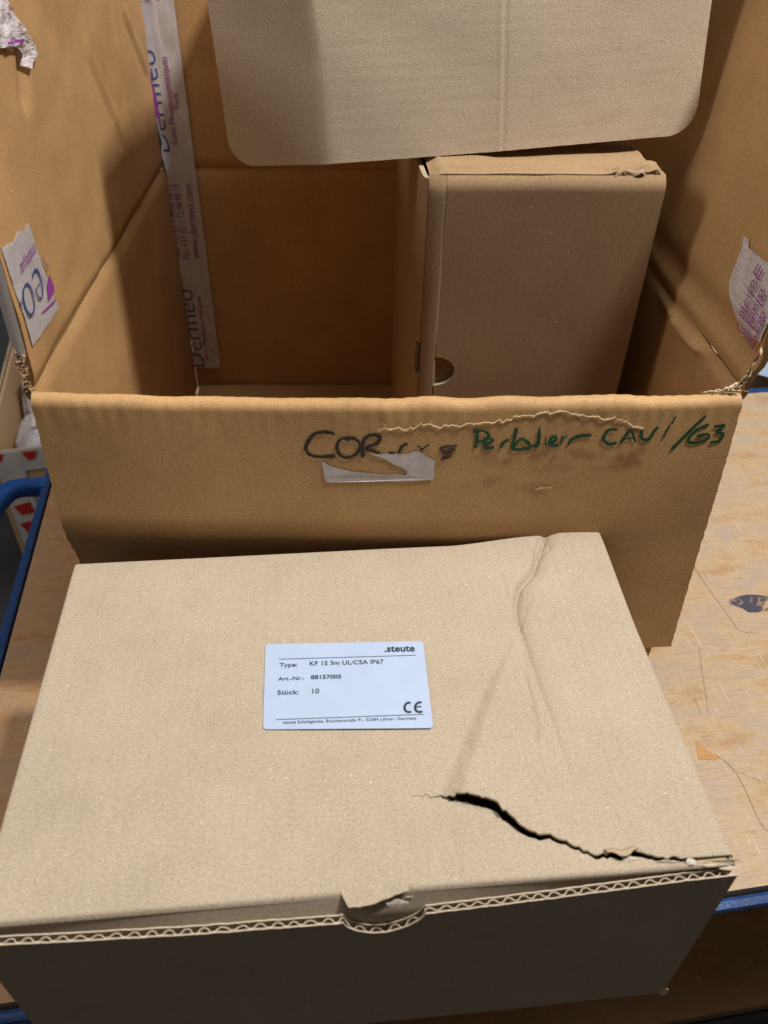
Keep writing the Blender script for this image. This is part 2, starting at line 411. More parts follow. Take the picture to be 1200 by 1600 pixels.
# ================================================================== trolley
TY = 0.17
T = frame(-0.345, 0.475, TY)      # origin on the deck's left edge
DW0, DW1 = -0.313, 0.335          # front and back edge of the deck in its own y
DL = 1.06
trolley = empty('platform_trolley', (-0.345+0.5*math.cos(TY), 0.475+0.5*math.sin(TY), -0.82), TY)
prop(trolley, 'two-tier trolley with worn plywood decks and blue metal frame under the cartons', 'trolley')
def deck(name, z, mat):
    S = lambda u, v: T(u, v, np.asarray(z+0*np.asarray(u), float))
    return sheet(name, S, lin(0.006, DL-0.006, 60), DW0+0.006, DW1-0.006, 30, mat, trolley, 0.018), S
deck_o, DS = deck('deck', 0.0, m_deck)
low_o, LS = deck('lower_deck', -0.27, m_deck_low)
for z, nm in ((0.0, 'deck_rail'), (-0.27, 'shelf_rail')):
    zt = z+0.0035
    boxm(nm, T, -0.002, DL+0.002, DW0-0.004, DW0+0.0045, z-0.013, z-0.005, m_rail if z == 0 else m_black, trolley, 0.003)  # lower front rail is black: its shade is put into the colour
    boxm(nm, T, -0.002, DL+0.002, DW1-0.0045, DW1+0.006, z-0.022, z+0.0005, m_rail, trolley, 0.002)
    boxm(nm, T, -0.005, 0.0035, DW0+0.006, DW1-0.006, z-0.020, zt-0.002, m_rail, trolley, 0.0025)
    boxm(nm, T, DL-0.0045, DL+0.010, DW0+0.006, DW1-0.006, z-0.032, zt, m_rail, trolley, 0.0025)
for (x, y) in ((0.03, DW0+0.035), (0.03, DW1-0.035), (DL-0.03, DW0+0.035), (DL-0.03, DW1-0.035)):
    boxm('post', T, x-0.015, x+0.015, y-0.015, y+0.015, -0.70, -0.0185, m_blue, trolley, 0.003)
    wp = T(x, y, -0.76)
    ring = [wp+np.array([math.cos(a)*0.058*math.cos(TY), math.cos(a)*0.058*math.sin(TY), math.sin(a)*0.058]) for a in lin(0, 2*math.pi, 25)[:-1]]
    off = np.array([-math.sin(TY), math.cos(TY), 0])*0.014
    vs_ = [p-off for p in ring]+[p+off for p in ring]
    mk('wheel', vs_, [list(range(24))[::-1], list(range(24, 48))]+[[i, (i+1) % 24, 24+(i+1) % 24, 24+i] for i in range(24)], m_black, trolley)
# push handle: a flattened blue loop standing off the left edge
hz = 0.004
hp = [T(0.0, 0.245, hz-0.012), T(-0.012, 0.243, hz-0.01), T(-0.034, 0.228, hz), T(-0.047, 0.20, hz), T(-0.05, 0.15, hz), T(-0.05, 0.05, hz), T(-0.05, -0.08, hz), T(-0.05, -0.18, hz), T(-0.046, -0.225, hz), T(-0.03, -0.252, hz), T(-0.012, -0.262, hz-0.01), T(0.0, -0.264, hz-0.012)]
tube('push_handle', hp, 0.0105, m_blue, trolley, 16, 0.9)
# wear on the deck
g = (0.7, 0.0)
c = uvpx(DS, (1176, 943), g)
poly_decal('ink_spot', DS, [(c[0]+0.021*math.cos(a)*(1+0.3*math.sin(3*a)), c[1]+0.012*math.sin(a)) for a in lin(0, 2*math.pi, 24)[:-1]], m_inkspot, trolley, 0.0004)
m_scratch = plain('scratch_dark', (0.37, 0.27, 0.18), 0.7, 0.2, 0.3, 400)
m_chip = plain('bare_veneer', (0.52, 0.29, 0.12), 0.7, 0.2, 0.1, 200)
for ln in ([(1075, 870), (1100, 910), (1140, 965), (1155, 985), (1185, 990)], [(1092, 1010), (1097, 1050), (1107, 1115)], [(1118, 1180), (1140, 1196), (1160, 1225), (1185, 1280), (1200, 1300)], [(1150, 1205), (1200, 1225)], [(1085, 1090), (1096, 1118)], [(1060, 1290), (1085, 1330)]):
    strokes_px('scratch', DS, [ln], 0.00045, m_scratch, trolley, g, 0.0004, 0.6)
poly_decal('veneer_chip', DS, [uvpx(DS, p, g) for p in ((1087, 1157), (1104, 1172), (1126, 1184), (1118, 1188), (1091, 1186))], m_chip, trolley, 0.0004)

# ================================================================== big open carton
BX, BY, BA = 0.0033, 0.4622, 0.0512
B = frame(BX, BY, BA); WB, DB, HB = 0.472, 0.4828, 0.2847
hw = WB/2; TH = 0.0045
carton = empty('shipping_carton', tuple(B(0, DB/2, 0.0)), BA)
prop(carton, 'large open brown shipping carton with marker writing on its folded-down front flap', 'carton')
def bow(u): return 0.0065*(1-np.clip(np.abs(np.asarray(u)/hw), 0, 1)**2)
def wrk(u, v, a=0.0008, s=18, sd=1): return a*2*vn(np.asarray(u)*s, np.asarray(v)*s, sd)
def groove(s, d=0.003, w=0.005): return -d*np.exp(-(np.asarray(s)/w)**2)
# base
SB = lambda u, v: B(u, v, 0.0055+0*np.asarray(u))
sheet('base_panel', SB, lin(-hw+TH, hw-TH, 20), TH, DB-TH, 20, m_brown, carton, 0.005)
# left wall + flap (inner faces look to the right): u = depth, v = height
SL = lambda u, v: B(-hw+wrk(u, v, 0.0012, 11, 2)+groove(np.asarray(v)-HB), u, v)
sheet('side_wall', SL, lin(0.0, DB, 60), 0.0006, HB, 40, m_brown, carton, TH, m_edge_b)
LT = 0.02
dent_l = [uvpx(lambda u, v: B(-hw+0*np.asarray(u), u, v), p, (0.2, 0.3)) for p in ((24, 90), (27, 120), (30, 150))]
cr_l = [[uvpx(lambda u, v: B(-hw+0*np.asarray(u), u, v), p, (0.3, 0.4)) for p in q] for q in
        (((115, 0), (135, 90), (160, 150), (190, 215)), ((165, 0), (180, 90), (205, 190)), ((190, 30), (205, 65), (225, 110)))]
def SLF(u, v):
    s = np.asarray(v)-HB
    x = -hw+LT*s+groove(s)+wrk(u, v, 0.002, 9, 4)+wrk(u, v, 0.0005, 45, 14)
    d, sd, t = polyd(np.asarray(u, float), np.asarray(v, float), dent_l)
    x = x-0.004*np.exp(-(d/0.008)**2)
    for k, q in enumerate(cr_l):
        d, sd, t = polyd(np.asarray(u, float), np.asarray(v, float), q)
        x = x+(0.0022 if k < 2 else 0.003)*np.exp(-(d/0.006)**2)*sd*d/0.006
    return B(x, u, v)
FLAP = 0.230
sheet('side_flap', SLF, lin(0.0015, DB-0.010, 130), HB+0.0003, HB+FLAP, 70, m_brown, carton, TH, m_edge_b)
# right wall + flap (inner faces look to the left): u runs from back to front
rw = lambda u, v: B(hw+0*np.asarray(u), DB-np.asarray(u), v)
ridge = [uvpx(rw, p, (0.4, 0.27)) for p in ((1030, 462), (1050, 492), (1072, 522), (1092, 545), (1112, 558))]
ridge2 = [uvpx(rw, p, (0.4, 0.27)) for p in ((1055, 500), (1066, 524), (1080, 538), (1094, 548))]
def rdisp(u, v):
    u = np.asarray(u, float); v = np.asarray(v, float)
    d, sd, t = polyd(u, v, ridge)
    h = 0.0045*np.exp(-(d/0.004)**2)*np.where(sd > 0, 1.0, 0.8)*np.clip(1.3-np.abs(2*t-1), 0, 1)
    d2, s2, t2 = polyd(u, v, ridge2)
    return h+0.0028*np.exp(-(d2/0.0022)**2)
SR = lambda u, v: B(hw-wrk(u, v, 0.0012, 11, 5)-groove(np.asarray(v)-HB, 0.004, 0.006)-rdisp(u, v), DB-np.asarray(u), v)
sheet('side_wall', SR, np.concatenate([lin(0, 0.3, 40), lin(0.302, DB, 110)]), 0.0006, HB, 110, m_brown, carton, TH, m_edge_b)
RTilt = 0.13
def SRF(u, v):
    s = np.asarray(v)-HB; u = np.asarray(u, float)
    band = 0.006*np.exp(-((s-0.022)/0.011)**2)
    return B(hw+RTilt*s-groove(s, 0.004, 0.006)+wrk(u, v, 0.002, 9, 6)+band*sm(0.1, 0.4, u), DB-u, v)
sheet('side_flap', SRF, lin(0.010, DB-0.001, 110), HB+0.0003, HB+FLAP, 60, m_brown, carton, TH, m_edge_b)
# back wall + flap
SK = lambda u, v: B(u, DB-wrk(u, v, 0.0012, 10, 7)-groove(np.asarray(v)-HB), v)
sheet('back_wall', SK, lin(-hw+0.0005, hw-0.0005, 60), 0.0006, HB, 40, m_brown, carton, TH, m_edge_b)
SKF = lambda u, v: B(u, DB+0.02*(np.asarray(v)-HB)-groove(np.asarray(v)-HB)-wrk(u, v, 0.0016, 9, 8), v)
sheet('back_flap', SKF, lin(-hw+0.002, hw-0.002, 60), HB+0.0003, HB+FLAP, 40, m_brown, carton, TH, m_edge_b)
# front wall, then the flap folded over it and hanging down outside
SW = lambda u, v: B(u, 0.0-bow(u)*sm(0.05, HB, v), v)
sheet('front_wall', SW, lin(-hw, hw, 50), 0.0006, HB-0.010, 20, m_brown, carton, TH, m_edge_b)
FL, FTILT, FR = 0.2255, 0.105, 0.0068
yb = -0.0045
def path(s):
    """profile of the fold: s along the board from inside, over the rim, down the hanging flap"""
    s = np.asarray(s, float); a = np.clip(s/FR, 0, math.pi-FTILT)
    y = yb+FR*np.cos(a)-0.002; z = HB-FR+FR*np.sin(a)+0.0015
    r = np.clip(s-FR*(math.pi-FTILT), 0, None)
    y = y-r*math.sin(FTILT); z = z-r*math.cos(FTILT)
    return y, z
SMAX = FR*(math.pi-FTILT)+FL-0.006
def SF(u, v):            # v is minus the run along the board
    u = np.asarray(u, float); s = -np.asarray(v, float)
    y, z = path(s); r = s-FR*math.pi/2
    crush = np.exp(-(np.clip(r-0.008, 0, None)/0.016)**2)
    n = 0.00045*crush*(np.sin(u*2*math.pi/0.0105+5*vn(u*25, 0, 3))*(0.5+1.1*vn(u*30, r*20, 9)))
    n = n+wrk(u, s, 0.0012, 13, 10)+0.0003*2*vn(u*120, s*60, 11)*crush
    pe = 0.00035*2*vn(s*330+u*9, 0, 21)*sm(hw-0.004, hw, np.abs(u))*np.sign(u)
    z = z-0.0012*2*vn(u*40, 1.0, 13)*np.exp(-(np.clip(r, 0, None)/0.01)**2)
    mid = 1-0.55*sm(0.0, SMAX, s)
    tuck = 0.40*(np.clip(s-0.104, 0, 0.03)**2/0.06+np.clip(s-0.134, 0, 1))*sm(0.20, 0.06, u)
    return B(u+pe, y-n-bow(u)*mid+tuck, z)
flap = sheet('front_flap', SF, lin(-hw+0.0005, hw-0.0005, 420), -SMAX, 0.0, 150, m_brown, carton, 0.004, m_edge_b)
flap['label'] = 'front flap folded down with black and green marker writing and a torn white sticker'
GF = (0.0, -0.06)
def z7(p): return [(460+x/3.243, 630+y/3.243) for x, y in p]
def z8(p): return [(720+x/2.609, 630+y/2.609) for x, y in p]
black = [z7(p) for p in (
    [(205, 155), (150, 145), (95, 160), (60, 215), (72, 255), (125, 270), (208, 267)],
    [(285, 183), (240, 178), (216, 212), (228, 258), (270, 274), (318, 250), (332, 208), (302, 178), (262, 176)],
    [(352, 178), (346, 225), (346, 274)], [(346, 186), (385, 161), (430, 168), (420, 200), (362, 226), (395, 240), (434, 254)],
    [(476, 249), (510, 250)], [(574, 203), (545, 217), (530, 250)], [(622, 213), (650, 238)], [(682, 208), (636, 240)])]
strokes_px('marker_writing', SF, black, 0.0024, m_ink, flap, GF, 0.0005, 0.3)
scr = []
for k in range(9):
    yy = 214+k*8; scr.append(z7([(735-6*math.sin(k)+k*1.5, yy+10), (775, yy+2*math.cos(k*2)), (826-k*4+8*math.sin(k*3), yy-2)]))
strokes_px('crossed_out_writing', SF, scr, 0.0008, m_ink, flap, GF, 0.0005, 0.5)
green = [z8(p) for p in (
    [(68, 112), (64, 150), (58, 184)], [(48, 116), (90, 112), (114, 130), (95, 150), (66, 158)],
    [(88, 164), (118, 160), (128, 148), (108, 144), (94, 164), (106, 184), (136, 178)],
    [(160, 180), (172, 160), (196, 148)], [(226, 98), (216, 150), (206, 186)], [(206, 184), (240, 148), (262, 152), (284, 178), (240, 188), (208, 186)],
    [(320, 98), (318, 140), (312, 172), (290, 172)], [(346, 134), (344, 172)],
    [(362, 158), (384, 150), (386, 138), (370, 138), (362, 158), (374, 173), (398, 168)],
    [(412, 132), (408, 168)], [(410, 148), (432, 132)], [(436, 168), (452, 146), (490, 132), (532, 130)],
    [(637, 106), (600, 110), (580, 142), (600, 165), (636, 160)], [(650, 162), (676, 122), (694, 106)], [(694, 108), (712, 158)], [(664, 146), (706, 140)],
    [(736, 108), (738, 144), (766, 146), (784, 116), (804, 96)], [(874, 54), (858, 84)], [(848, 92), (824, 140)],
    [(1000, 48), (930, 114), (854, 190)], [(1012, 84), (960, 108), (926, 148), (950, 161), (1002, 146), (1006, 126), (960, 134)],
    [(1030, 94), (1072, 90), (1044, 116), (1066, 124), (1056, 150), (1014, 160)])]
strokes_px('marker_writing', SF, green, 0.0023, m_green, flap, GF, 0.0005, 0.3)
stk = [(503, 719), (515, 727), (528, 731), (550, 736), (575, 738), (600, 741), (620, 740), (634, 742), (637, 736), (626, 729), (615, 725), (606, 719), (595, 714), (585, 711), (577, 707), (592, 709), (612, 707), (626, 709), (640, 708), (648, 704), (655, 705), (668, 713), (679, 719), (678, 747), (673, 749), (640, 751), (570, 752), (511, 753), (507, 745)]
poly_decal('torn_sticker', SF, [uvpx(SF, p, GF) for p in stk], m_stick, flap, 0.0006)
# peeled strip: raised torn fibre edge, browner glue marks below it
tear_top = [(590, 671), (612, 667), (640, 668), (662, 663), (700, 665), (735, 661), (770, 658), (800, 652), (835, 647), (870, 642), (905, 645), (940, 651), (965, 654), (985, 663), (1005, 670)]
UVT = [uvpx(SF, p, GF) for p in tear_top]
for q, w in ((0, 0.0008),):
    vv, ff = [], []
    ln = smooth_line(UVT, 14); ln[:, 1] += 0.0012*2*vn(np.arange(len(ln))*0.35, q, 31)+0.0006*2*vn(np.arange(len(ln))*0.9, q, 33)-0.001*q
    n = len(ln); wd = w*(0.15+2.2*np.clip(vn(np.arange(n)*0.23, 5*q, 8)+0.35, 0, 1))
    for sg in (0, 1):
        vv += list(lifted(SF, ln[:, 0], ln[:, 1]-sg*wd, 0.0004+0.0004*sg))
    ff = [[i, n+i, n+i+1, i+1] for i in range(n-1)]
    mk('torn_edge', vv, ff, m_torn_b, flap)
def blob(px, rx, ry, sd):
    c = uvpx(SF, px, GF)
    return [(c[0]+rx*math.cos(a)*(1+0.35*float(vn(a*1.3, sd, 4))), c[1]+ry*math.sin(a)*(1+0.5*float(vn(a*1.7, sd, 9)))) for a in lin(0, 2*math.pi, 40)[:-1]]
for px, rx, ry in (((900, 722), 0.052, 0.010), ((975, 700), 0.016, 0.017), ((762, 757), 0.020, 0.006), ((842, 762), 0.017, 0.005), ((800, 712), 0.03, 0.006)):
    poly_decal('glue_stain', SF, blob(px, rx, ry, px[0]*0.1), m_stain, flap, 0.0004)
for ln in ([(836, 764), (848, 761), (862, 761)], [(672, 655), (676, 660)], [(596, 659), (603, 664)]):
    strokes_px('torn_fibre', SF, [ln], 0.0016, m_torn_b, flap, GF, 0.0007, 0.8)
# torn board layers where the rim was ripped at the two front corners
def ragged(name, pts, w, mat, sd):
    vv, ff = [], []; L = smooth_line(pts, 8); n = len(L)
    for i in range(n):
        j = 0.0022*np.array([float(vn(i*0.7, sd, 1)), float(vn(i*0.7, sd, 2)), float(vn(i*0.6, sd, 3))])
        vv.append(L[i]+j); vv.append(L[i]+j+np.array(w)*(0.6+float(vn(i*0.9, sd, 6))))
    for i in range(n-1): ff.append([2*i, 2*i+1, 2*i+3, 2*i+2])
    o = mk(name, vv, ff, mat, carton); md = o.modifiers.new('thick', 'SOLIDIFY'); md.thickness = 0.0006; return o
for k in range(4):
    yy = -0.001-0.0013*k
    ragged('torn_layer', [B(-hw-0.001-0.0012*k, yy, HB+0.002), B(-hw-0.003, yy-0.001, HB+0.012), B(-hw-0.002-0.001*k, yy, HB+0.022), B(-hw-0.004, yy+0.001, HB+0.036-0.004*k)], (0.0028, 0.002, 0.0), [m_edge_b, m_torn_b, m_print, m_edge_b][k], k)
for k in range(4):
    ragged('torn_layer', [B(hw-0.012+0.004*k, -0.002, HB-0.001), B(hw-0.004+0.001*k, -0.003, HB+0.006), B(hw+0.002, -0.002-0.001*k, HB+0.012), B(hw+0.003+0.0008*k, -0.002, HB+0.022+0.003*k)], (0.002, 0.003, 0.001), [m_torn, m_edge_b, m_print, m_torn_b][k], 10+k)
for k in range(3):
    ragged('torn_layer', [B(hw-0.026+0.006*k, -0.004-0.001*k, HB+0.0005), B(hw-0.014+0.004*k, -0.005, HB+0.004+0.001*k), B(hw-0.003, -0.006, HB+0.003+0.002*k)], (0.001, -0.002, 0.003), m_torn, 20+k)

# ---- printed tape left on the carton
def tapegrid(name, S, us, lo, hi, nv, lift, crinkle=0.0004, sd=0, parent=carton):
    def S2(u, v):
        h = lift+crinkle*(1+2*vn(np.asarray(u)*90, np.asarray(v)*40, sd))
        return lifted(S, u, v, h)
    return sheet(name, S2, us, lo, hi, nv, m_tape, parent, 0.0002), S2
# corner strip, on the back wall and up the back flap
def SBACK(u, v):
    return np.where((np.asarray(v) < HB)[..., None], SK(u, v), SKF(u, v))
def flat_back(u, v): return B(u, DB-0.006+0*np.asarray(u), v)
gb = (-0.2, 0.2)
bl = lambda px: uvpx(flat_back, px, gb)
L_top, R_top = bl((215, 0)), bl((270, 0)); R_mid = bl((302, 240)); R_bot = bl((345, 575)); L_bot = bl((302, 577)); L_mid = bl((256, 290))
vb = R_bot[1]; vt = HB+FLAP-0.004
def tape_r(v): return np.interp(v, [R_bot[1], R_mid[1], R_top[1], vt], [R_bot[0], R_mid[0], R_top[0], R_top[0]+0.001])
def tape_l(v): return np.interp(v, [L_bot[1], L_mid[1], L_top[1], vt], [max(L_bot[0], -hw+0.002), max(L_mid[0], -hw+0.001), L_top[0], L_top[0]])
def STP(u, v):          # u 0..1 across, v height
    u = np.asarray(u, float); v = np.asarray(v, float)
    x = tape_l(v)*(1-u)+tape_r(v)*u
    x = np.where(u < 0.02, x+0.0016*2*vn(v*80, 0, 3), x)
    h = 0.0050+0.0006*2*vn(u*3, v*60, 5)+0.0012*np.exp(-((u-0.35)/0.1)**2)*sm(0.39, 0.42, v)
    h = np.where(v < 0.10, h+0.0006, h)
    return B(x, DB-h+0.02*np.clip(v-HB, 0, 1), v)
tape1 = sheet('packing_tape', STP, lin(0, 1, 24), vb, vt, 120, m_tape, carton, 0.0002)
tape1['label'] = 'printed white tape strip running up the back corner'
def tuv(x_off, v): return (x_off, v)
def STF(u, v):          # same tape in metres: u from its right edge (negative to the left), for lettering
    u = np.asarray(u, float); v = np.asarray(v, float)
    return STP((tape_r(v)+u-tape_l(v))/(tape_r(v)-tape_l(v)), v)
gt = (-0.02, 0.2)
def tt(s, pa, pb, mat, **k):
    text_px('tape_print', STF, s, pa, pb, mat, tape1, gt, lift=0.0005, **k)
tt('Dermeo', (321, 572), (300, 452), m_tblue, tall=0.95, bold=-0.014)
tt('Soins', (326, 562), (323, 545), m_tpurple); tt('Photocosmétiques', (324, 540), (313, 462), m_tpurple, tall=0.9)
tt('Tel.  +33 (0) 1 72 98 98 72', (283, 402), (268, 288), m_tpurple, tall=1.4)
tt('Fax  +33 (0) 1 72 98 98 73', (297, 404), (281, 288), m_tpurple, tall=1.4)
tt('www.dermeo.com', (312, 404), (299, 288), m_tpurple, tall=1.1)
tt('Dermeo', (266, 236), (241, 78), m_tblue, tall=0.85, bold=-0.014, clip=lambda q: np.stack([np.maximum(q[:, 0], (tape_l(q[:, 1])-tape_r(q[:, 1]))+0.0015), q[:, 1]], 1))
tt('Soins Photocosmétiques', (278, 226), (261, 88), m_tpurple, tall=1.1)
tt('Paris', (281, 170), (278, 146), m_tpurple)
tt('Tel +33', (222, 7), (219, -40), m_tpurple, tall=1.2); tt('Fax +33', (236, 3), (233, -40), m_tpurple, tall=1.2); tt('www', (252, 1), (249, -40), m_tpurple, tall=1.1)
swoosh = [(238, 106), (236, 125), (240, 150), (246, 175), (251, 196)]
vv, ff = [], []
sw = smooth_line([uvpx(STF, p, gt) for p in swoosh], 6); n = len(sw)
for sg in (-1, 1):
    wdt = 0.0022*np.sin(np.linspace(0, math.pi, n))**0.8
    vv += list(lifted(STF, sw[:, 0]+sg*wdt, sw[:, 1], 0.0006))
mk('tape_print', vv, [[i, i+1, n+i+1, n+i] for i in range(n-1)], m_tpurple, tape1)
# piece wrapped over the left flap's front edge
gl = (0.03, 0.36)
q1 = [uvpx(SLF, p, gl) for p in ((44, 352), (90, 482), (49, 541), (0, 386))]
def SLT(s, t):           # bilinear patch on the flap, s across 0..1, t along 0..1
    s = np.asarray(s, float); t = np.asarray(t, float)
    a, b, c, d = [np.array(p) for p in q1]
    u = (1-t)*((1-s)*d[0]+s*a[0])+t*((1-s)*c[0]+s*b[0]); v = (1-t)*((1-s)*d[1]+s*a[1])+t*((1-s)*c[1]+s*b[1])
    v = v+np.where(t < 0.01, 0.0018*2*vn(s*12, 0, 6), 0)
    return lifted(SLF, np.clip(u, 0.0015, 1), v, 0.0006+0.0003*2*vn(s*8, t*16, 2))
tape2 = sheet('packing_tape', SLT, lin(0, 1, 20), 0, 1, 40, m_tape, carton, 0.0002)
tape2['label'] = 'printed white tape piece folded over the edge of the side flap'
a0, c0 = q1[3], q1[2]
def SLE(s, t):           # the turn round the cut edge
    s = np.asarray(s, float); t = np.asarray(t, float)
    v = a0[1]*(1-t)+c0[1]*t
    x = -hw+LT*(v-HB)+0.0012-0.0075*s
    return B(x, -0.0006-0.0005*np.sin(s*math.pi)+0*s, v)
sheet('tape_turn', SLE, lin(0, 1, 6), 1, 0, 20, m_tape, tape2, 0.0002)
def t2(s, pa, pb, mat, **k): text_px('tape_print', SLF, s, pa, pb, mat, tape2, gl, lift=0.0017, **k)
t2('eo', (55, 410), (26, 453), m_tblue, tall=1.05, bold=-0.022)
strokes_px('tape_print', SLF, [[(63, 401), (66, 410), (71, 418), (70, 422)]], 0.0011, m_tblue, tape2, gl, 0.0017, 0.1)
t2('TM', (31, 464), (26, 471), m_tblue)
t2('métique', (50, 379), (27, 413), m_tpurple, tall=1.15)
sw2 = [uvpx(SLF, p, gl) for p in ((73, 428), (80, 445), (82, 455), (72, 471), (70, 450))]
poly_decal('tape_print', SLF, sw2, m_tpurple, tape2, 0.0016)
strokes_px('tape_print', SLF, [[(62, 489), (72, 480), (84, 468)]], 0.0013, m_tpurple, tape2, gl, 0.0017, 0.3)
# crumpled scrap higher on the same flap
gs = (0.1, 0.48)
sc = [uvpx(SLF, p, gs) for p in ((-22, -60), (-2, -15), (10, 12), (28, 38), (42, 62), (52, 84), (47, 94), (42, 108), (32, 98), (25, 84), (17, 72), (8, 76), (-10, 74), (-40, 70), (-50, 0))]
def scrap():
    import bmesh
    pts = np.array(sc); c = pts.mean(0); vv, ff, uu = [], [], []
    R = 14; n = len(pts)*3; ring = []
    P2 = np.array([pts[i//3]*(1-(i % 3)/3)+pts[(i//3+1) % len(pts)]*((i % 3)/3) for i in range(n)])
    for r in range(R+1):
        q = c+(P2-c)*(r/R)
        h = 0.0016+0.0035*np.abs(vn(q[:, 0]*95, q[:, 1]*80, 7))+0.0022*np.abs(vn(q[:, 0]*210, q[:, 1]*190, 8))
        vv += list(np.array([lifted(SLF, a, b, hh) for (a, b), hh in zip(q, h)])); uu += list(q)
    for r in range(R):
        for i in range(n): ff.append([r*n+i, (r+1)*n+i, (r+1)*n+(i+1) % n, r*n+(i+1) % n])
    o = mk('packing_tape', vv, ff, m_tape, carton, uu); o['label'] = 'crumpled scrap of printed tape stuck high on the side flap'; return o
tape3 = scrap()
strokes_px('tape_print', SLF, [[(2, 16), (8, 12)], [(4, 10), (9, 19)], [(18, 40), (24, 48)], [(8, 58), (14, 64), (26, 60)], [(0, 68), (10, 66), (24, 64)]], 0.0012, m_tpurple, tape3, gs, 0.0045, 0.5)
# piece on the right flap
gr = (0.47, 0.36)
rp = [uvpx(SRF, p, gr) for p in ((1164, 369), (1172, 374), (1172, 388), (1198, 408), (1215, 415), (1222, 470), (1205, 505), (1192, 534), (1180, 528), (1161, 525), (1155, 500), (1146, 474), (1141, 458), (1142, 440), (1149, 420), (1161, 388))]
def scrap2():
    pts = np.array(rp); pts[:, 0] = np.minimum(pts[:, 0], DB-0.0015); c = pts.mean(0); vv, ff, uu = [], [], []; R = 14; n = len(pts)*3
    P2 = np.array([pts[i//3]*(1-(i % 3)/3)+pts[(i//3+1) % len(pts)]*((i % 3)/3) for i in range(n)])
    for r in range(R+1):
        q = c+(P2-c)*(r/R); e = sm(0.03, 0.0, DB-q[:, 0])
        h = 0.0010+0.0012*np.abs(vn(q[:, 0]*60, q[:, 1]*60, 3))+e*0.003*np.abs(vn(q[:, 0]*170, q[:, 1]*150, 8))
        vv += [lifted(SRF, a, b, hh) for (a, b), hh in zip(q, h)]; uu += list(q)
    for r in range(R):
        for i in range(n): ff.append([r*n+i, (r+1)*n+i, (r+1)*n+(i+1) % n, r*n+(i+1) % n])
    o = mk('packing_tape', vv, ff, m_tape, carton, uu); o['label'] = 'wrinkled printed tape piece on the edge of the other side flap'; return o
tape4 = scrap2()
def t4(s, pa, pb): text_px('tape_print', SRF, s, pa, pb, m_tpurple, tape4, gr, lift=0.0032, tall=1.1)
t4('Villiers', (1190, 532), (1160, 501)); t4('France', (1196, 509), (1166, 478)); t4('98 18 72', (1206, 496), (1175, 460)); t4('98 73', (1206, 462), (1183, 436)); t4('m', (1199, 425), (1192, 412))

# ================================================================== carton standing inside
IX, IY, IA = 0.0398, 0.5966, 0.0778
I = frame(IX, IY, IA); IH, ID, IWD, IZ0 = 0.163, 0.2491, 0.3795, 0.0062
ITOP = IZ0+IWD
inner = empty('upright_carton', tuple(I(IH/2, ID/2, IZ0)), IA)
prop(inner, 'closed brown carton with round thumb notch standing on end inside the large open carton', 'carton')
nz = []
fi = lambda u, v: I(u, 0.0*np.asarray(u), v)
nc = uvpx(fi, (688, 580), (0.0, 0.05)); nr = 0.0135
def SIF(u, v):
    rnd = 0.0075*np.clip((np.asarray(v)-ITOP+0.014)/0.0125, 0, 1.2)**2.6
    return I(u, 0.0-wrk(u, v, 0.0007, 14, 15)+rnd, v)
def i_lo(v):
    d = nr*nr-(v-nc[1])**2
    return (math.sqrt(d)*1.25 if d > 0 else 0.0)+0.0006*float(vn(v*60, 0, 3))
# front face built across the height so the notch can bite into its left edge
def SIF_t(a, b): return SIF(-np.asarray(b), np.asarray(a))      # a = height, b = -across  (keeps the outward side)
zs = np.unique(np.concatenate([lin(IZ0, ITOP-0.0018, 110), lin(ITOP-0.016, ITOP-0.0018, 14), lin(nc[1]-nr, nc[1]+nr, 40)]))
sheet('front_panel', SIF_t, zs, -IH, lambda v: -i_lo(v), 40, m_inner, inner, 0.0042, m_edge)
PR = 0.013                                                        # how far the lid stands off
def SIT(u, v): return I(u, -0.0002+0.0050*sm(-0.0006, 0.0024, u)+0.004*np.clip(-np.asarray(u)/PR-0.3, 0, 1)**2+0.0075*np.clip((np.asarray(v)-ITOP+0.014)/0.0125, 0, 1.2)**2.6, v)
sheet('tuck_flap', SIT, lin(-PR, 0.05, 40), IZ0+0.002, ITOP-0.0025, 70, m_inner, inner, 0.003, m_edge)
sl = [uvpx(SIT, p, (0.0, 0.08)) for p in ((668, 543), (664, 590))]
def SILc(u, v):   # lid looking left: u = minus depth, v = height (outward to the left)
    return I(-PR-0.0022*np.sin(np.clip(np.asarray(u)/-ID, 0, 1)*math.pi)+0.004*np.exp(np.asarray(u)/0.004), -np.asarray(u)+0.006, v)
def SIL_t(a, b): return SILc(b, a) if False else I(-PR-0.002*np.sin(np.clip(np.asarray(b)/ID, 0, 1)*math.pi)+0.003*np.exp(-np.asarray(b)/0.003), 0.0072+np.asarray(b), a)
zl = np.unique(np.concatenate([lin(IZ0, ITOP-0.006, 70), lin(sl[1][1]-0.001, sl[0][1]+0.001, 24)]))
def lid_lo(v): return 0.0052 if sl[1][1] < v < sl[0][1] else 0.0
lid_i = sheet('lid', SIL_t, zl, lid_lo, ID-0.008, 40, m_inner, inner, -0.0035, m_edge)
boxm('back_panel', I, -PR+0.002, IH, ID-0.004, ID, IZ0, ITOP-0.005, m_inner, inner, 0.001)
boxm('side_panel', I, IH-0.0042, IH-0.0004, 0.004, ID-0.0045, IZ0+0.001, ITOP-0.006, m_inner, inner, 0.0008)
boxm('end_panel', I, -PR+0.003, IH-0.005, 0.008, ID-0.005, IZ0+0.0003, IZ0+0.004, m_inner, inner, 0.0008)
flat_it = lambda u, v: I(u, v, ITOP+0*np.asarray(u))
gi = (0.05, 0.02)
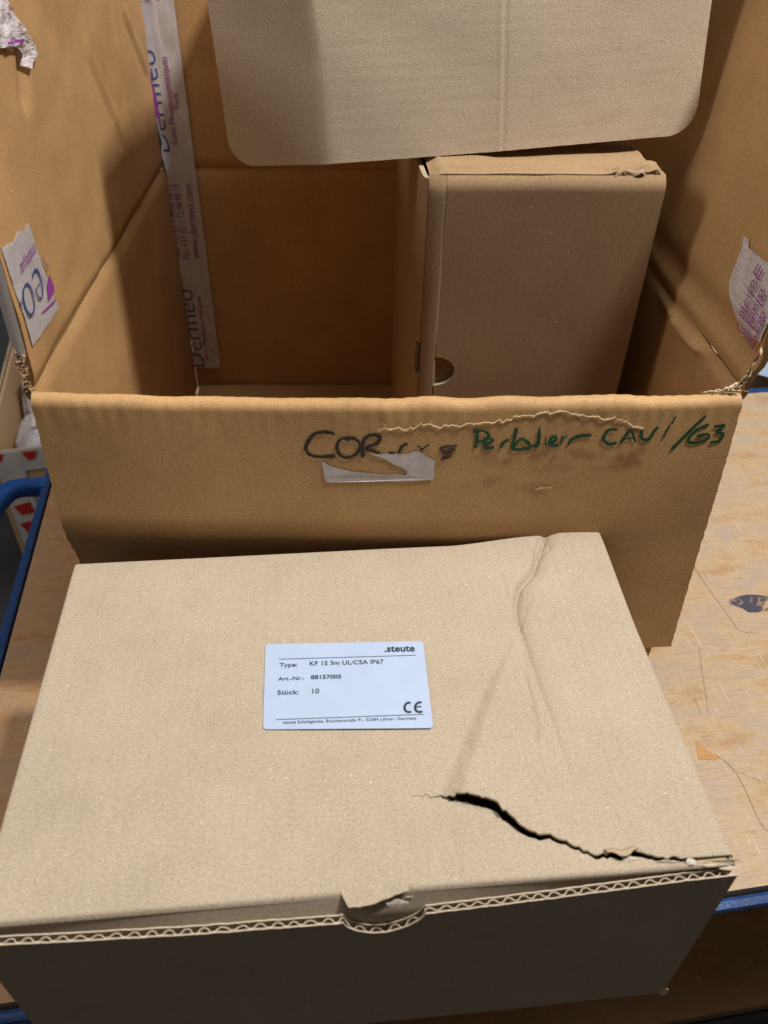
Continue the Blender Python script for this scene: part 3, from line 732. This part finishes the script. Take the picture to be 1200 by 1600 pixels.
ic = [[uvpx(flat_it, p, gi) for p in q] for q in (
    ((700, 262), (760, 262), (860, 259), (930, 262), (985, 266), (1040, 268)), ((690, 247), (760, 248), (860, 251), (940, 253), (1000, 256), (1035, 262)),
    ((1005, 236), (1015, 248), (1030, 260)), ((960, 264), (975, 270), (1000, 266), (1040, 272)))]
def SITOP(u, v):
    u = np.asarray(u, float); v = np.asarray(v, float)
    z = ITOP-0.0020*sm(0.018, 0.005, v)-0.004*sm(-PR+0.01, -PR, u)+0.0035*sm(IH-0.05, IH-0.012, u)*sm(0.03, 0.012, v)-0.006*sm(IH-0.008, IH, u)
    for k, q in enumerate(ic):
        d, sd, t = polyd(u, v, q)
        w = (0.0018, 0.0014, 0.0022, 0.0016)[k]
        z = z-(0.0014, 0.0010, 0.0022, 0.0016)[k]*np.exp(-(d/w)**2)+0.0009*np.exp(-((d-2.2*w)/w)**2)
    return I(u, v+0.0006*2*vn(u*60, v*60, 3), z+0.0007*2*vn(u*45, v*80, 5))
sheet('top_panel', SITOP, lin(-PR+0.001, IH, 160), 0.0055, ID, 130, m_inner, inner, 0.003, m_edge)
m_lid_lab = [uvpx(lambda a, b: SIL_t(a, b), p, (0.2, 0.1)) for p in ((655, 390), (652, 545))]
z_hi, z_lo = m_lid_lab[0][0], m_lid_lab[1][0]
SLAB = lambda a, b: SIL_t(a, b)-np.array([math.cos(IA), math.sin(IA), 0])*0.0006
sheet('address_label', SLAB, lin(max(z_lo, 0.1), min(z_hi, 0.30), 12), 0.085, 0.150, 6, m_label_dim, inner, -0.0002)
sheet('torn_paper', lambda a, b: SIL_t(a, b)-np.array([math.cos(IA), math.sin(IA), 0])*0.0009, lin(sl[0][1]-0.012, sl[0][1]+0.012, 10), lambda a: 0.006, lambda a: 0.016+0.006*float(vn(a*300, 0, 2)), 3, m_torn, inner, -0.0002)

# ================================================================== loose lid board above it
C0 = onz((690, 244), ITOP+0.001)
yaw, rol, lean, PW, PU0 = 0.105, 0.067, 0.14, 0.361, 0.1605
bvec = np.array([math.cos(yaw)*math.cos(rol), math.sin(yaw)*math.cos(rol), math.sin(rol)])
n0 = np.cross(bvec, [0, 0, 1.0]); n0 /= np.linalg.norm(n0)
upv = np.cross(n0, bvec); upv = upv if upv[2] > 0 else -upv
upv = upv*math.cos(lean)-n0*math.sin(lean)
npan = np.cross(bvec, upv)
PFLAT = lambda u, v: C0+np.asarray(u)[..., None]*bvec+np.asarray(v)[..., None]*upv
uc1 = uvpx(PFLAT, (502, 200), (-0.1, 0.0))[0]; uc2 = uvpx(PFLAT, (787, 200), (0.05, 0.0))[0]
def SP(u, v):
    u = np.asarray(u, float); v = np.asarray(v, float)
    d = -0.36*np.clip(uc1-u, 0, 1)-0.09*np.clip(u-uc2, 0, 1)
    d = d-0.0007*np.exp(-((u-uc2)/0.0012)**2)+0.0003*np.exp(-((u-uc2+0.0028)/0.0012)**2)-0.0005*np.exp(-((u-uc1)/0.0015)**2)
    d = d+0.0008*2*vn(u*14, v*14, 17)+0.00005*2*vn(u*30, v*300, 18)
    return PFLAT(u, v)+d[..., None]*npan
PH = 0.150
u_a, u_b = -PU0, PW-PU0
def p_lo(u):
    for e, s, r in ((u_a, 1, 0.019), (u_b, -1, 0.022)):
        t = (u-e)*s
        if t < r: return r-math.sqrt(max(0, r*r-(r-t)**2))+0.0003
    return 0.0003+0.0002*float(vn(u*200, 0, 4))
pus = np.unique(np.concatenate([lin(u_a, u_b, 220), u_a+0.019*(1-np.cos(lin(0, math.pi/2, 14))), u_b-0.022*(1-np.cos(lin(0, math.pi/2, 14)))]))
board = empty('lid_board', tuple(C0), yaw)
prop(board, 'pale folded cardboard lid board with rounded corners hung over the upright carton', 'cardboard lid')
sheet('hanging_panel', SP, pus, p_lo, PH, 80, m_light2, board, 0.0042, m_edge)
zb = HB+FLAP+0.0012
def SPT(u, v):           # from the fold back to the top of the carton's back flap
    u = np.asarray(u, float); t = np.asarray(v, float)
    P = SP(u, PH+0*u); ub = u+0.045
    Q = B(ub, DB+0.03+0*u, zb+0.004+0*u)
    w = np.asarray(t)[..., None]
    return P*(1-w)+Q*w+np.array([0, 0, 1.0])*(0.012*np.sin(np.clip(t/0.9, 0, 1)*math.pi))[..., None]*(1-w)
sheet('top_panel', SPT, lin(u_a, u_b, 40), 0.0, 1.0, 40, m_light2, board, 0.0040, m_edge)

# unseen flap added above the panel, cut to the lamp to shade one side
A_ = SP(np.array(uc1), np.array(0.128))
lampv = np.array([0.70, 0.43, 1.80])-A_; lampv /= np.linalg.norm(lampv)
ed = lampv-upv*(lampv[2]-0.03)/upv[2]
def SBF(u, v):           # u runs to the left along the fold, v runs outwards
    u = np.asarray(u, float); v = np.asarray(v, float)
    P0 = SP(uc1-u, 0.128+0*u)
    return P0+v[..., None]*ed+npan*0.0005
LBF = 0.128/np.dot(lampv, upv)*1.3
sheet('shade_flap', SBF, lin(uc1-u_a+0.02, 0.0, 24), 0.0, LBF, 20, m_light2, board, 0.0035, m_edge)

# ================================================================== front carton
FX, FY, FA = -0.0012, 0.1774, 0.1109
F = frame(FX, FY, FA); W, D, H = 0.38, 0.2491, 0.1603
fc = empty('small_carton', tuple(F(0, D/2, 0)), FA)
prop(fc, 'closed light brown carton with white printed label and torn lid on the trolley', 'carton')
T5 = 0.0043
nL = uvpx(lambda u, v: F(u, 0*np.asarray(u), v), (536, 1440), (0, H))[0]; nR = uvpx(lambda u, v: F(u, 0*np.asarray(u), v), (660, 1428), (0, H))[0]
def wtop(u):
    t = (u-nL)/(nR-nL); d = 0.0
    if -0.05 < t < 1.05: d = 0.0165*math.sin(math.pi*min(1, max(0, t)))**0.6
    return H-d+0.0006*float(vn(u*160, 0, 2))+0.0005*float(vn(u*420, 0, 3))
def fbow(u): return np.interp(u, [-0.19, -0.179, -0.09, -0.018, 0.027, 0.108, 0.165, 0.19], [0.0015, 0.0028, 0.0058, 0.0066, 0.0055, 0.0026, 0.0005, 0.0])
def SFW(y): return lambda u, v: F(u, y+0.0005*2*vn(np.asarray(u)*12, np.asarray(v)*12, 4)-fbow(u)*sm(0.02, H, v), v)
fw = sheet('front_wall', SFW(0.0), lin(-W/2, W/2, 420), 0.0008, wtop, 20, m_light, fc, 0.0006, m_liner)
sheet('inner_liner', SFW(T5-0.0006), lin(-W/2+0.004, W/2-0.001, 420), 0.01, lambda u: wtop(u)+0.0003, 12, m_light, fw, 0.0006, m_liner)
per = 0.0083
def SFL(u, v):
    u = np.asarray(u, float)
    ph = u*2*math.pi/per+3.0*vn(u*22, 0, 7)+1.2*vn(u*90, 4, 7)
    am = (T5/2-0.0010)*(0.9+0.5*vn(u*60, 3, 5))
    sn = np.sin(ph)
    return F(u, T5/2-0.0003+am*np.sign(sn)*np.abs(sn)**0.65-fbow(u), v)
sheet('fluting', SFL, lin(-W/2+0.003, W/2-0.002, 900), lambda u: wtop(u)-0.02, lambda u: wtop(u)-0.0001, 2, m_flute, fw, 0.0004, m_liner)
for s in (-1, 1):
    boxm('side_wall', F, min(s*(W/2-0.0005), s*(W/2-0.0045)), max(s*(W/2-0.0005), s*(W/2-0.0045)), T5+0.0005, D-0.001, 0.0008, H+0.001, m_light, fc, 0.0008)
boxm('back_wall', F, -W/2+0.005, W/2-0.005, D-0.0052, D-0.001, 0.0008, H+0.005, m_light, fc, 0.0008)
boxm('base_panel', F, -W/2+0.005, W/2-0.005, T5+0.0006, D-0.0054, 0.0005, 0.004, m_light, fc, 0.0008)
# the lid
LZ = 0.1672
LSL = 0.006/D
def lzf(v): return LZ+LSL*np.asarray(v, float)
flid = lambda u, v: F(u, v, lzf(v)+0*np.asarray(u))
gL = (0.0, 0.12)
def lp(p): return uvpx(flid, p, gL)
crA = [lp(p) for p in ((851, 848), (842, 872), (832, 900), (812, 922), (806, 945), (809, 972), (818, 1000), (830, 1040), (845, 1085), (862, 1130), (876, 1170), (890, 1210))]
crA2 = [lp(p) for p in ((842, 850), (834, 870), (836, 880), (846, 872), (856, 866))]
crB = [lp(p) for p in ((806, 1005), (790, 1045), (775, 1085), (758, 1140), (742, 1195), (728, 1246))]
crC = [lp(p) for p in ((820, 1058), (828, 1090), (836, 1130), (838, 1160))]
crD = [lp(p) for p in ((858, 878), (895, 985), (935, 1090), (985, 1215), (1020, 1290))]
crE = [lp(p) for p in ((783, 905), (790, 935), (803, 960))]
tear = [lp(p) for p in ((600, 1238), (640, 1241), (668, 1245), (690, 1248), (712, 1251), (735, 1250), (752, 1256), (776, 1261), (785, 1275), (803, 1288), (820, 1296), (838, 1305), (862, 1308), (885, 1315), (905, 1325), (930, 1336), (965, 1335), (1000, 1332), (1040, 1339), (1075, 1342), (1110, 1340), (1156, 1340))]
# the lid plane dips towards the torn corner, so keep the run of the tear and press it onto the board
tu = np.array([t[0] for t in tear]); tv = np.array([t[1] for t in tear])
o_ = np.argsort(tu); tu, tv = tu[o_], tv[o_]
V0 = 0.0038
def vtear(u):
    u = np.asarray(u, float); r = np.interp(u, tu, tv)
    on = sm(tu[0], tu[2], u)
    r = r+on*(0.0011*2*vn(u*170, 0, 41)+0.0010*2*vn(u*520, 0, 42))
    return np.maximum(r, V0+0.0045)
gap_px = [(640, 0), (690, .0002), (720, .0007), (755, .0020), (785, .0030), (820, .0020), (860, .0010), (905, .0009), (940, .0022), (970, .0036), (1010, .0020), (1060, .0030), (1100, .0034), (1140, .0030), (1160, .0024)]
gu = np.array([lp((x, 1241+(x-640)*0.2))[0] for x, _ in gap_px]); gg = np.array([q for _, q in gap_px])
def gap(u): return 0.75*np.interp(u, gu, gg)*(1+0.5*vn(np.asarray(u)*220, 0, 44))
def lidz(u, v, side):
    u = np.asarray(u, float); v = np.asarray(v, float)
    z = lzf(v)+0.0005*2*vn(u*9, v*9, 50)+0.00022*2*vn(u*38, v*38, 51)
    z = z-0.0015*sm(0.05, W/2, u)*sm(0.10, 0.0, v)                       # pressed-down torn corner
    z = z+0.0050*sm(0.075, 0.135, u-0.10*(v-D)/D)*sm(D-0.09, D, v)         # raised back corner
    d, s, t = polyd(u, v, crA)
    z = z-0.0042*np.exp(-(d/0.0019)**1.3)*np.clip(1.2-t, 0, 1)+0.0032*np.where(s > 0, sm(0, 0.012, d)*np.exp(-(d/0.06)**2), 0.35*sm(0, 0.006, d)*np.exp(-(d/0.016)**2))*np.clip(1.15-t, 0, 1)*sm(1.0, 0.8, t)
    d, s, t = polyd(u, v, crA2); z = z-0.0016*np.exp(-(d/0.0012)**1.4)
    d, s, t = polyd(u, v, crB)
    left = s < 0
    if side > 0: z = z+(0.0008+0.0058*t)*np.where(left, sm(0.004+0.011*t, 0, d), np.exp(-(d/0.04)**2))
    d, s, t = polyd(u, v, crC); z = z-0.0020*np.exp(-(d/0.0016)**1.4)*np.where(s > 0, 1, 0.3)
    d, s, t = polyd(u, v, crD); z = z-0.0006*np.exp(-d/0.0018)
    d, s, t = polyd(u, v, crE); z = z-0.0005*np.exp(-(d/0.0016)**2)
    on = sm(tu[1], tu[5], u)*sm(W/2+0.02, W/2-0.06, u)
    dv = np.abs(v-vtear(u))
    if side > 0: z = z+on*0.0010*np.exp(-(dv/0.022)**2)
    else: z = z-on*0.0007*np.exp(-(dv/0.016)**2)
    r = 0.0028                                                            # rounded folds
    for e in (u+W/2, W/2-u, D-v, v-V0):
        z = z-r*(1-np.sqrt(np.clip(1-(1-np.clip(e/r, 0, 1))**2, 0, 1)))
    return z
SLa = lambda u, v: F(u, v, lidz(u, v, 1))
SLb = lambda u, v: F(u, v, lidz(u, v, -1))
us = np.unique(np.concatenate([lin(-W/2, 0.02, 130), lin(0.0215, W/2, 230), [-W/2+0.0007, -W/2+0.0014, W/2-0.0007, W/2-0.0014]]))
# back piece (with the label) and front piece meet along the tear; before the tear starts they are welded
def lid_mesh():
    verts, faces, uvs = [], [], []; mi = []; smo = []
    th = 0.0014
    Ua, Va, Pa, Na = grid(SLa, us, lambda u: float(vtear(u)), D, 190)
    Ub, Vb, Pb, Nb = grid(SLb, us, V0, lambda u: float(vtear(u)-gap(u)), 60)
    join = us < gu[0]
    Pb[join, -1] = Pa[join, 0]
    for (U, V, P, N) in ((Ua, Va, Pa, Na), (Ub, Vb, Pb, Nb)):
        a, b = U.shape; s0 = len(verts); n = a*b; idx = np.arange(n).reshape(a, b)+s0
        verts += list(P.reshape(-1, 3)); uvs += list(np.stack([U, V], -1).reshape(-1, 2))
        f = np.stack([idx[:-1, :-1], idx[1:, :-1], idx[1:, 1:], idx[:-1, 1:]], -1).reshape(-1, 4)
        faces += f.tolist(); mi += [0]*len(f); smo += [True]*len(f)
    na = Ua.size
    # lips along the tear, with the board's thickness
    for P, N, j in ((Pa, Na, 0), (Pb, Nb, Pb.shape[1]-1)):
        s0 = len(verts)
        for i in range(len(us)):
            verts.append(P[i, j]); verts.append(P[i, j]-N[i, j]*th); uvs += [(us[i], 0), (us[i], th)]
        for i in range(len(us)-1):
            if us[i] >= gu[0]:
                q = [s0+2*i, s0+2*i+1, s0+2*i+3, s0+2*i+2]
                faces.append(q if j == 0 else q[::-1]); mi.append(1); smo.append(False)
    # underside of the front piece's front fold is the tuck flap, a part of its own
    return mk('lid', verts, faces, [m_light, m_edge], fc, uvs, mi, smo)
lid = lid_mesh()
import bmesh
bm = bmesh.new(); bm.from_mesh(lid.data); bmesh.ops.remove_doubles(bm, verts=bm.verts[:], dist=2e-6); bm.to_mesh(lid.data); bm.free()
lid['label'] = 'creased lid with a long ragged tear towards one corner'
# tuck flap going down behind the front wall
def STU(u, v):
    u = np.asarray(u, float); v = np.asarray(v, float)
    k = np.clip((0.1655-v)/0.0125, 0, 1)
    return F(u, (V0+0.0006)*(1-k)+(T5+0.0012-fbow(u))*k+0.0003*2*vn(u*15, v*20, 3), v)
sheet('tuck_flap', STU, lin(-W/2+0.002, W/2-0.004, 150), H-0.045, lambda u: float(lidz(u, V0+0.0002, -1))-0.0002, 20, m_light, fc, 0.0035, m_edge)
# thumb tab: tongue of the lid's fold left standing over the notch, its end torn
tb = [uvpx(lambda u, v: F(u, V0-0.002+0*np.asarray(u), v), p, (0, H)) for p in ((533, 1391), (546, 1407), (600, 1398), (640, 1388))]
uT0, uT1 = tb[0][0], tb[3][0]; zf = float(lidz(np.array(0.0), np.array(V0+0.0002), -1))
def STB(u, v):
    u = np.asarray(u, float); v = np.asarray(v, float)     # v downwards from the fold (0 at top, negative below)
    t = (u-uT0)/(uT1-uT0); zt = lidz(u, V0+0.004+0*u, -1)+0.0004
    out = 0.004-0.0120*np.clip(-v/0.010, 0, 1)**0.8
    curl = 0.002*sm(0.65, 1.0, t)
    return F(u, V0+out, zt+v*0.22+curl)
def tb_lo(u):
    t = (u-uT0)/(uT1-uT0)
    return -(0.0012+0.0062*min(1, t/0.10)*(1-0.62*float(sm(0.25, 1.0, t))))+0.0004*float(vn(u*500, 0, 2))
sheet('thumb_tab', STB, lin(uT0, uT1, 60), tb_lo, 0.0, 10, m_light, fc, 0.0005, m_liner)
def flake(name, c, du, dv, tip, parent, mat, sd):
    """a thin ragged curl of torn liner"""
    vv, ff = [], []; n = 9
    for i in range(n):
        t = i/(n-1); w = math.sin(math.pi*(0.12+0.8*t))
        a = np.array(c)+np.array(du)*(t-0.5)+np.array(tip)*0.3*float(vn(t*5, sd, 1))
        vv += [a-np.array(dv)*0.5*w*(0.6+0.8*(float(vn(t*9, sd, 2))+0.5)), a+np.array(tip)*0.5*w, a+np.array(dv)*0.5*w*(0.6+0.8*(float(vn(t*9, sd, 3))+0.5))+np.array(tip)*w*(0.6+float(vn(t*7, sd, 4)))]
    for i in range(n-1):
        for k in (0, 1): ff.append([3*i+k, 3*i+k+3, 3*i+k+4, 3*i+k+1])
    o = mk(name, vv, ff, mat, parent); o.modifiers.new('thick', 'SOLIDIFY').thickness = 0.0004; return o
def at_lid(px, dz=0.0):
    u, v = lp(px); return F(u, v, float(lidz(np.array(u), np.array(v), -1))+dz)
m_white_fib = plain('white_fibre', (0.64, 0.58, 0.50), 0.95, 0.05, 0.1, 900)
flake('torn_fibre', F(uT1-0.006, V0-0.0045, LZ-0.0035), (0.011, 0, 0.002), (0, 0.002, 0.0024), (0, -0.0008, 0.0012), fc, m_white_fib, 1)
flake('torn_fibre', F(uT1-0.0005, V0-0.0035, LZ-0.0012), (0.004, 0, 0.002), (0, 0.001, 0.004), (0.001, -0.0012, 0.001), fc, m_torn, 2)
for k, (px, a, b, m) in enumerate((((985, 1340), 0.008, 0.0026, m_white_fib), ((1081, 1344), 0.005, 0.0034, m_white_fib), ((1045, 1344), 0.012, 0.0012, m_torn), ((1118, 1348), 0.016, 0.0016, m_torn), ((1142, 1350), 0.010, 0.0022, m_torn), ((1130, 1342), 0.018, 0.0014, m_edge))):
    flake('torn_fibre', at_lid(px, 0.0004), (a, 0.0004, 0), (0, b, 0), (0, -0.0006, 0.0014), fc, m, 11+k)
flake('torn_fibre', F(W/2-0.001, -0.0012, 0.0075), (0.0012, 0, 0.011), (0.003, 0.0004, 0), (0.001, -0.001, 0), fc, m_torn, 30)
# curled lip on the back edge of the tear
vv, ff = [], []
lipu = lin(lp((945, 1336))[0], lp((1000, 1335))[0], 24)
for i, u in enumerate(lipu):
    w = 0.0042*math.sin(math.pi*i/23)**0.7; v0 = float(vtear(u))
    for t in (0, 0.5, 1): vv.append(F(u, v0+0.0015-w*t, float(lidz(np.array(u), np.array(v0), 1))+0.0004+0.0022*t*(1-t*0.35)))
for i in range(23):
    for t in (0, 1): ff.append([3*i+t, 3*i+t+1, 3*i+t+4, 3*i+t+3][::-1])
mk('curled_lip', vv, ff, m_edge, fc, smooth=True).modifiers.new('thick', 'SOLIDIFY').thickness = 0.0006
# the printed label
lc = [lp(p) for p in ((415, 1008), (661, 1003), (677, 1139), (411, 1141))]
def lab_outline(c, r=0.0028):
    c = [np.array(p) for p in c]; out = []
    for i in range(4):
        p, a, b = c[i], c[i-1], c[(i+1) % 4]
        da = (a-p)/np.linalg.norm(a-p); db = (b-p)/np.linalg.norm(b-p)
        for t in lin(0, 1, 6): out.append(tuple(p+da*r*(1-t)**2+db*r*t**2))
    return out[::-1]
def SLab(u, v): return F(u, v, lzf(v)+0.0008+0.0001*2*vn(np.asarray(u)*20, np.asarray(v)*20, 3))
label = poly_decal('label', SLab, lab_outline(lc), m_label, fc, 0.0001)
label.modifiers.new('thick', 'SOLIDIFY').thickness = 0.00015
def tl(s, x0, y0, x1, y1, **k):
    z = 340/1200
    text_px('lettering', SLab, s, (380+x0*z, 980+y0*z), (380+x1*z, 980+y1*z), m_print, label, gL, lift=0.0004, **k)
tl('.steute', 780, 137, 947, 134, bold=0.022, tall=1.05)
tl('Type:', 200, 221, 298, 218, bold=0.009, tall=0.85); tl('KF 1S 3m UL/CSA IP67', 367, 213, 775, 202, bold=0.009, tall=0.95)
tl('Art.-Nr.:', 192, 296, 335, 291, bold=0.009, tall=0.85); tl('88157005', 373, 288, 541, 284, bold=0.018, tall=0.9)
tl('Stück:', 188, 374, 306, 370, bold=0.009, tall=0.85); tl('10', 381, 367, 419, 366, bold=0.009, tall=0.95)
tl('steute Schaltgeräte, Brückenstraße 91, 32584 Löhne / Germany', 220, 534, 957, 510, tall=0.95)
def zl_(p): return [(380+x*340/1200, 980+y*340/1200) for x, y in p]
strokes_px('rule_line', SLab, [zl_([(197, 178), (952, 156)]), zl_([(180, 511), (995, 482)])], 0.00055, m_print, label, gL, 0.0004, 0.0)
cee = [zl_(p) for p in ([(924, 418), (905, 419), (891, 436), (893, 458), (908, 469), (927, 468)], [(984, 416), (964, 418), (949, 436), (951, 458), (967, 469), (988, 466)], [(952, 441), (982, 440)])]
strokes_px('ce_mark', SLab, cee, 0.0014, m_print, label, gL, 0.0004, 0.0)

# ================================================================== things behind
# open carton with bubble-wrapped parcels, on the floor beyond the handle
LC = frame(-0.785, 1.258, 0.25)
lc_e = empty('taped_carton', tuple(LC(0.2, 0.3, -0.82)), 0.25)
prop(lc_e, 'open carton with red and white tape along its rim on the floor behind the trolley', 'carton')
zr = -0.36
boxm('front_wall', LC, 0.0, 0.42, 0.0, 0.006, -0.819, zr, m_bgcard, lc_e, 0.001)
boxm('back_wall', LC, 0.0, 0.42, 0.60, 0.606, -0.819, zr, m_bgcard, lc_e, 0.001)
boxm('side_wall', LC, 0.0, 0.006, 0.007, 0.599, -0.819, zr, m_bgcard, lc_e, 0.001)
boxm('side_wall', LC, 0.414, 0.42, 0.007, 0.599, -0.819, zr, m_bgcard, lc_e, 0.001)
boxm('base_panel', LC, 0.007, 0.413, 0.007, 0.599, -0.8185, -0.812, m_bgcard, lc_e, 0.001)
SFLP = lambda u, v: LC(-0.002-0.30*np.asarray(v), np.asarray(u), zr+0.002-0.90*np.asarray(v))
sheet('side_flap', SFLP, lin(0.0, 0.595, 8), 0.0, 0.17, 4, m_bgcard, lc_e, -0.005, m_edge)
boxm('tape_strip', LC, -0.0015, 0.4215, -0.0025, -0.0005, zr-0.050, zr+0.0015, m_wtape, lc_e)
boxm('tape_strip', LC, 0.012, 0.062, -0.0045, -0.003, -0.70, zr-0.002, m_wtape, lc_e)
for k in range(7):
    x = 0.004+k*0.062
    mk('tape_print', [LC(x, -0.0052, zr-0.004), LC(x+0.030, -0.0052, zr-0.003), LC(x+0.022, -0.0052, zr-0.020), LC(x+0.008, -0.0052, zr-0.023)], [(0, 3, 2, 1)], m_red, lc_e)
for k in range(4):
    z = zr-0.085-k*0.048
    mk('tape_print', [LC(0.018, -0.0054, z), LC(0.052, -0.0054, z+0.006), LC(0.056, -0.0054, z-0.022), LC(0.028, -0.0054, z-0.026)], [(0, 3, 2, 1)], m_red, lc_e)
def bubble_mat():
    k = NT('bubble_wrap'); v = k.add('ShaderNodeTexCoord').outputs['Object']
    vo = k.add('ShaderNodeTexVoronoi'); vo.inputs['Scale'].default_value = 110; k.l(v, vo.inputs['Vector'])
    n = k.noise(v, 25, 3)
    k.l(k.ramp(n, [(0.3, (0.50, 0.48, 0.54)), (0.7, (0.72, 0.70, 0.74))]), k.b.inputs['Base Color'])
    k.b.inputs['Roughness'].default_value = 0.22; k.b.inputs['Specular IOR Level'].default_value = 0.6
    k.bump(vo.outputs['Distance'], 0.6, 0.004).invert = True
    return k.m
m_bub = bubble_mat()
def parcel(name, c, hx, hy, hz_, sd, label):
    vv, ff = [], []; n, m = 22, 32
    for i in range(n+1):
        for j in range(m):
            th = math.pi*i/n; ph = 2*math.pi*j/m
            d = np.array([math.sin(th)*math.cos(ph), math.sin(th)*math.sin(ph), math.cos(th)])
            q = np.sign(d)*np.abs(d)**0.33
            k = 1+0.10*float(vn(d[0]*4+d[2]*3, d[1]*4, sd))+0.05*float(vn(d[0]*11, d[1]*11+d[2]*9, sd+1))
            vv.append(LC(c[0]+q[0]*hx*k, c[1]+q[1]*hy*k, c[2]+q[2]*hz_*k))
    for i in range(n):
        for j in range(m): ff.append([i*m+j, (i+1)*m+j, (i+1)*m+(j+1) % m, i*m+(j+1) % m])
    e = empty(name, tuple(LC(c[0], c[1], c[2]-hz_)), 0)
    o = mk('bubble_wrap', vv, ff, m_bub, e, smooth=True)
    tp = sheet('sealing_tape', lambda u, v: LC(c[0]+u, c[1]-hy*0.2+v, c[2]+hz_*1.03+0.002+0*np.asarray(u)), lin(-hx*0.7, hx*0.7, 8), 0.0, 0.04, 2, m_wtape, e, 0.0006)
    prop(e, label, 'parcel', 'bubble-wrapped parcels in the taped carton')
parcel('wrapped_parcel', (0.185, 0.128, -0.600), 0.165, 0.110, 0.215, 3, 'bubble-wrapped parcel just behind the red and white taped rim')
parcel('wrapped_parcel', (0.185, 0.385, -0.580), 0.165, 0.125, 0.232, 8, 'bubble-wrapped parcel deeper in the taped carton, behind the other parcel')
# carton beyond the trolley's far side
RC = frame(0.36, 1.06, 0.30)
rc = empty('far_carton', tuple(RC(0.3, 0.2, -0.82)), 0.30)
prop(rc, 'tan carton with a white sheet on top standing on the floor beyond the trolley', 'carton')
boxm('body', RC, 0, 0.62, 0, 0.42, -0.819, -0.06, m_bgcard, rc, 0.004)
pc = onz((1190, 586), -0.06); pl = onz((1181, 585), -0.06); 
SRT = lambda u, v: A3(np.asarray(u), np.asarray(v), -0.0592+0*np.asarray(u))
poly_decal('paper_sheet', SRT, [(pl[0], pl[1]), (pl[0]+0.06, pl[1]-0.035), (pl[0]+0.15, pl[1]+0.06), (pl[0]+0.075, pl[1]+0.09)], m_label, rc, 0.0003)
boxm('sealing_tape', RC, 0.0, 0.62, 0.185, 0.235, -0.0598, -0.0594, m_bgcard, rc)
# pale board lying on the lower shelf by the front corner
pb0 = onz((14, 1560), -0.268)
pbF = frame(pb0[0], pb0[1], -0.55)
pbo = boxm('paper_slip', pbF, -0.02, 0.035, -0.14, 0.0, -0.2695, -0.2675, m_label_dim, None)
prop(pbo, 'pale grey paper slip lying on the lower deck by the corner', 'paper')
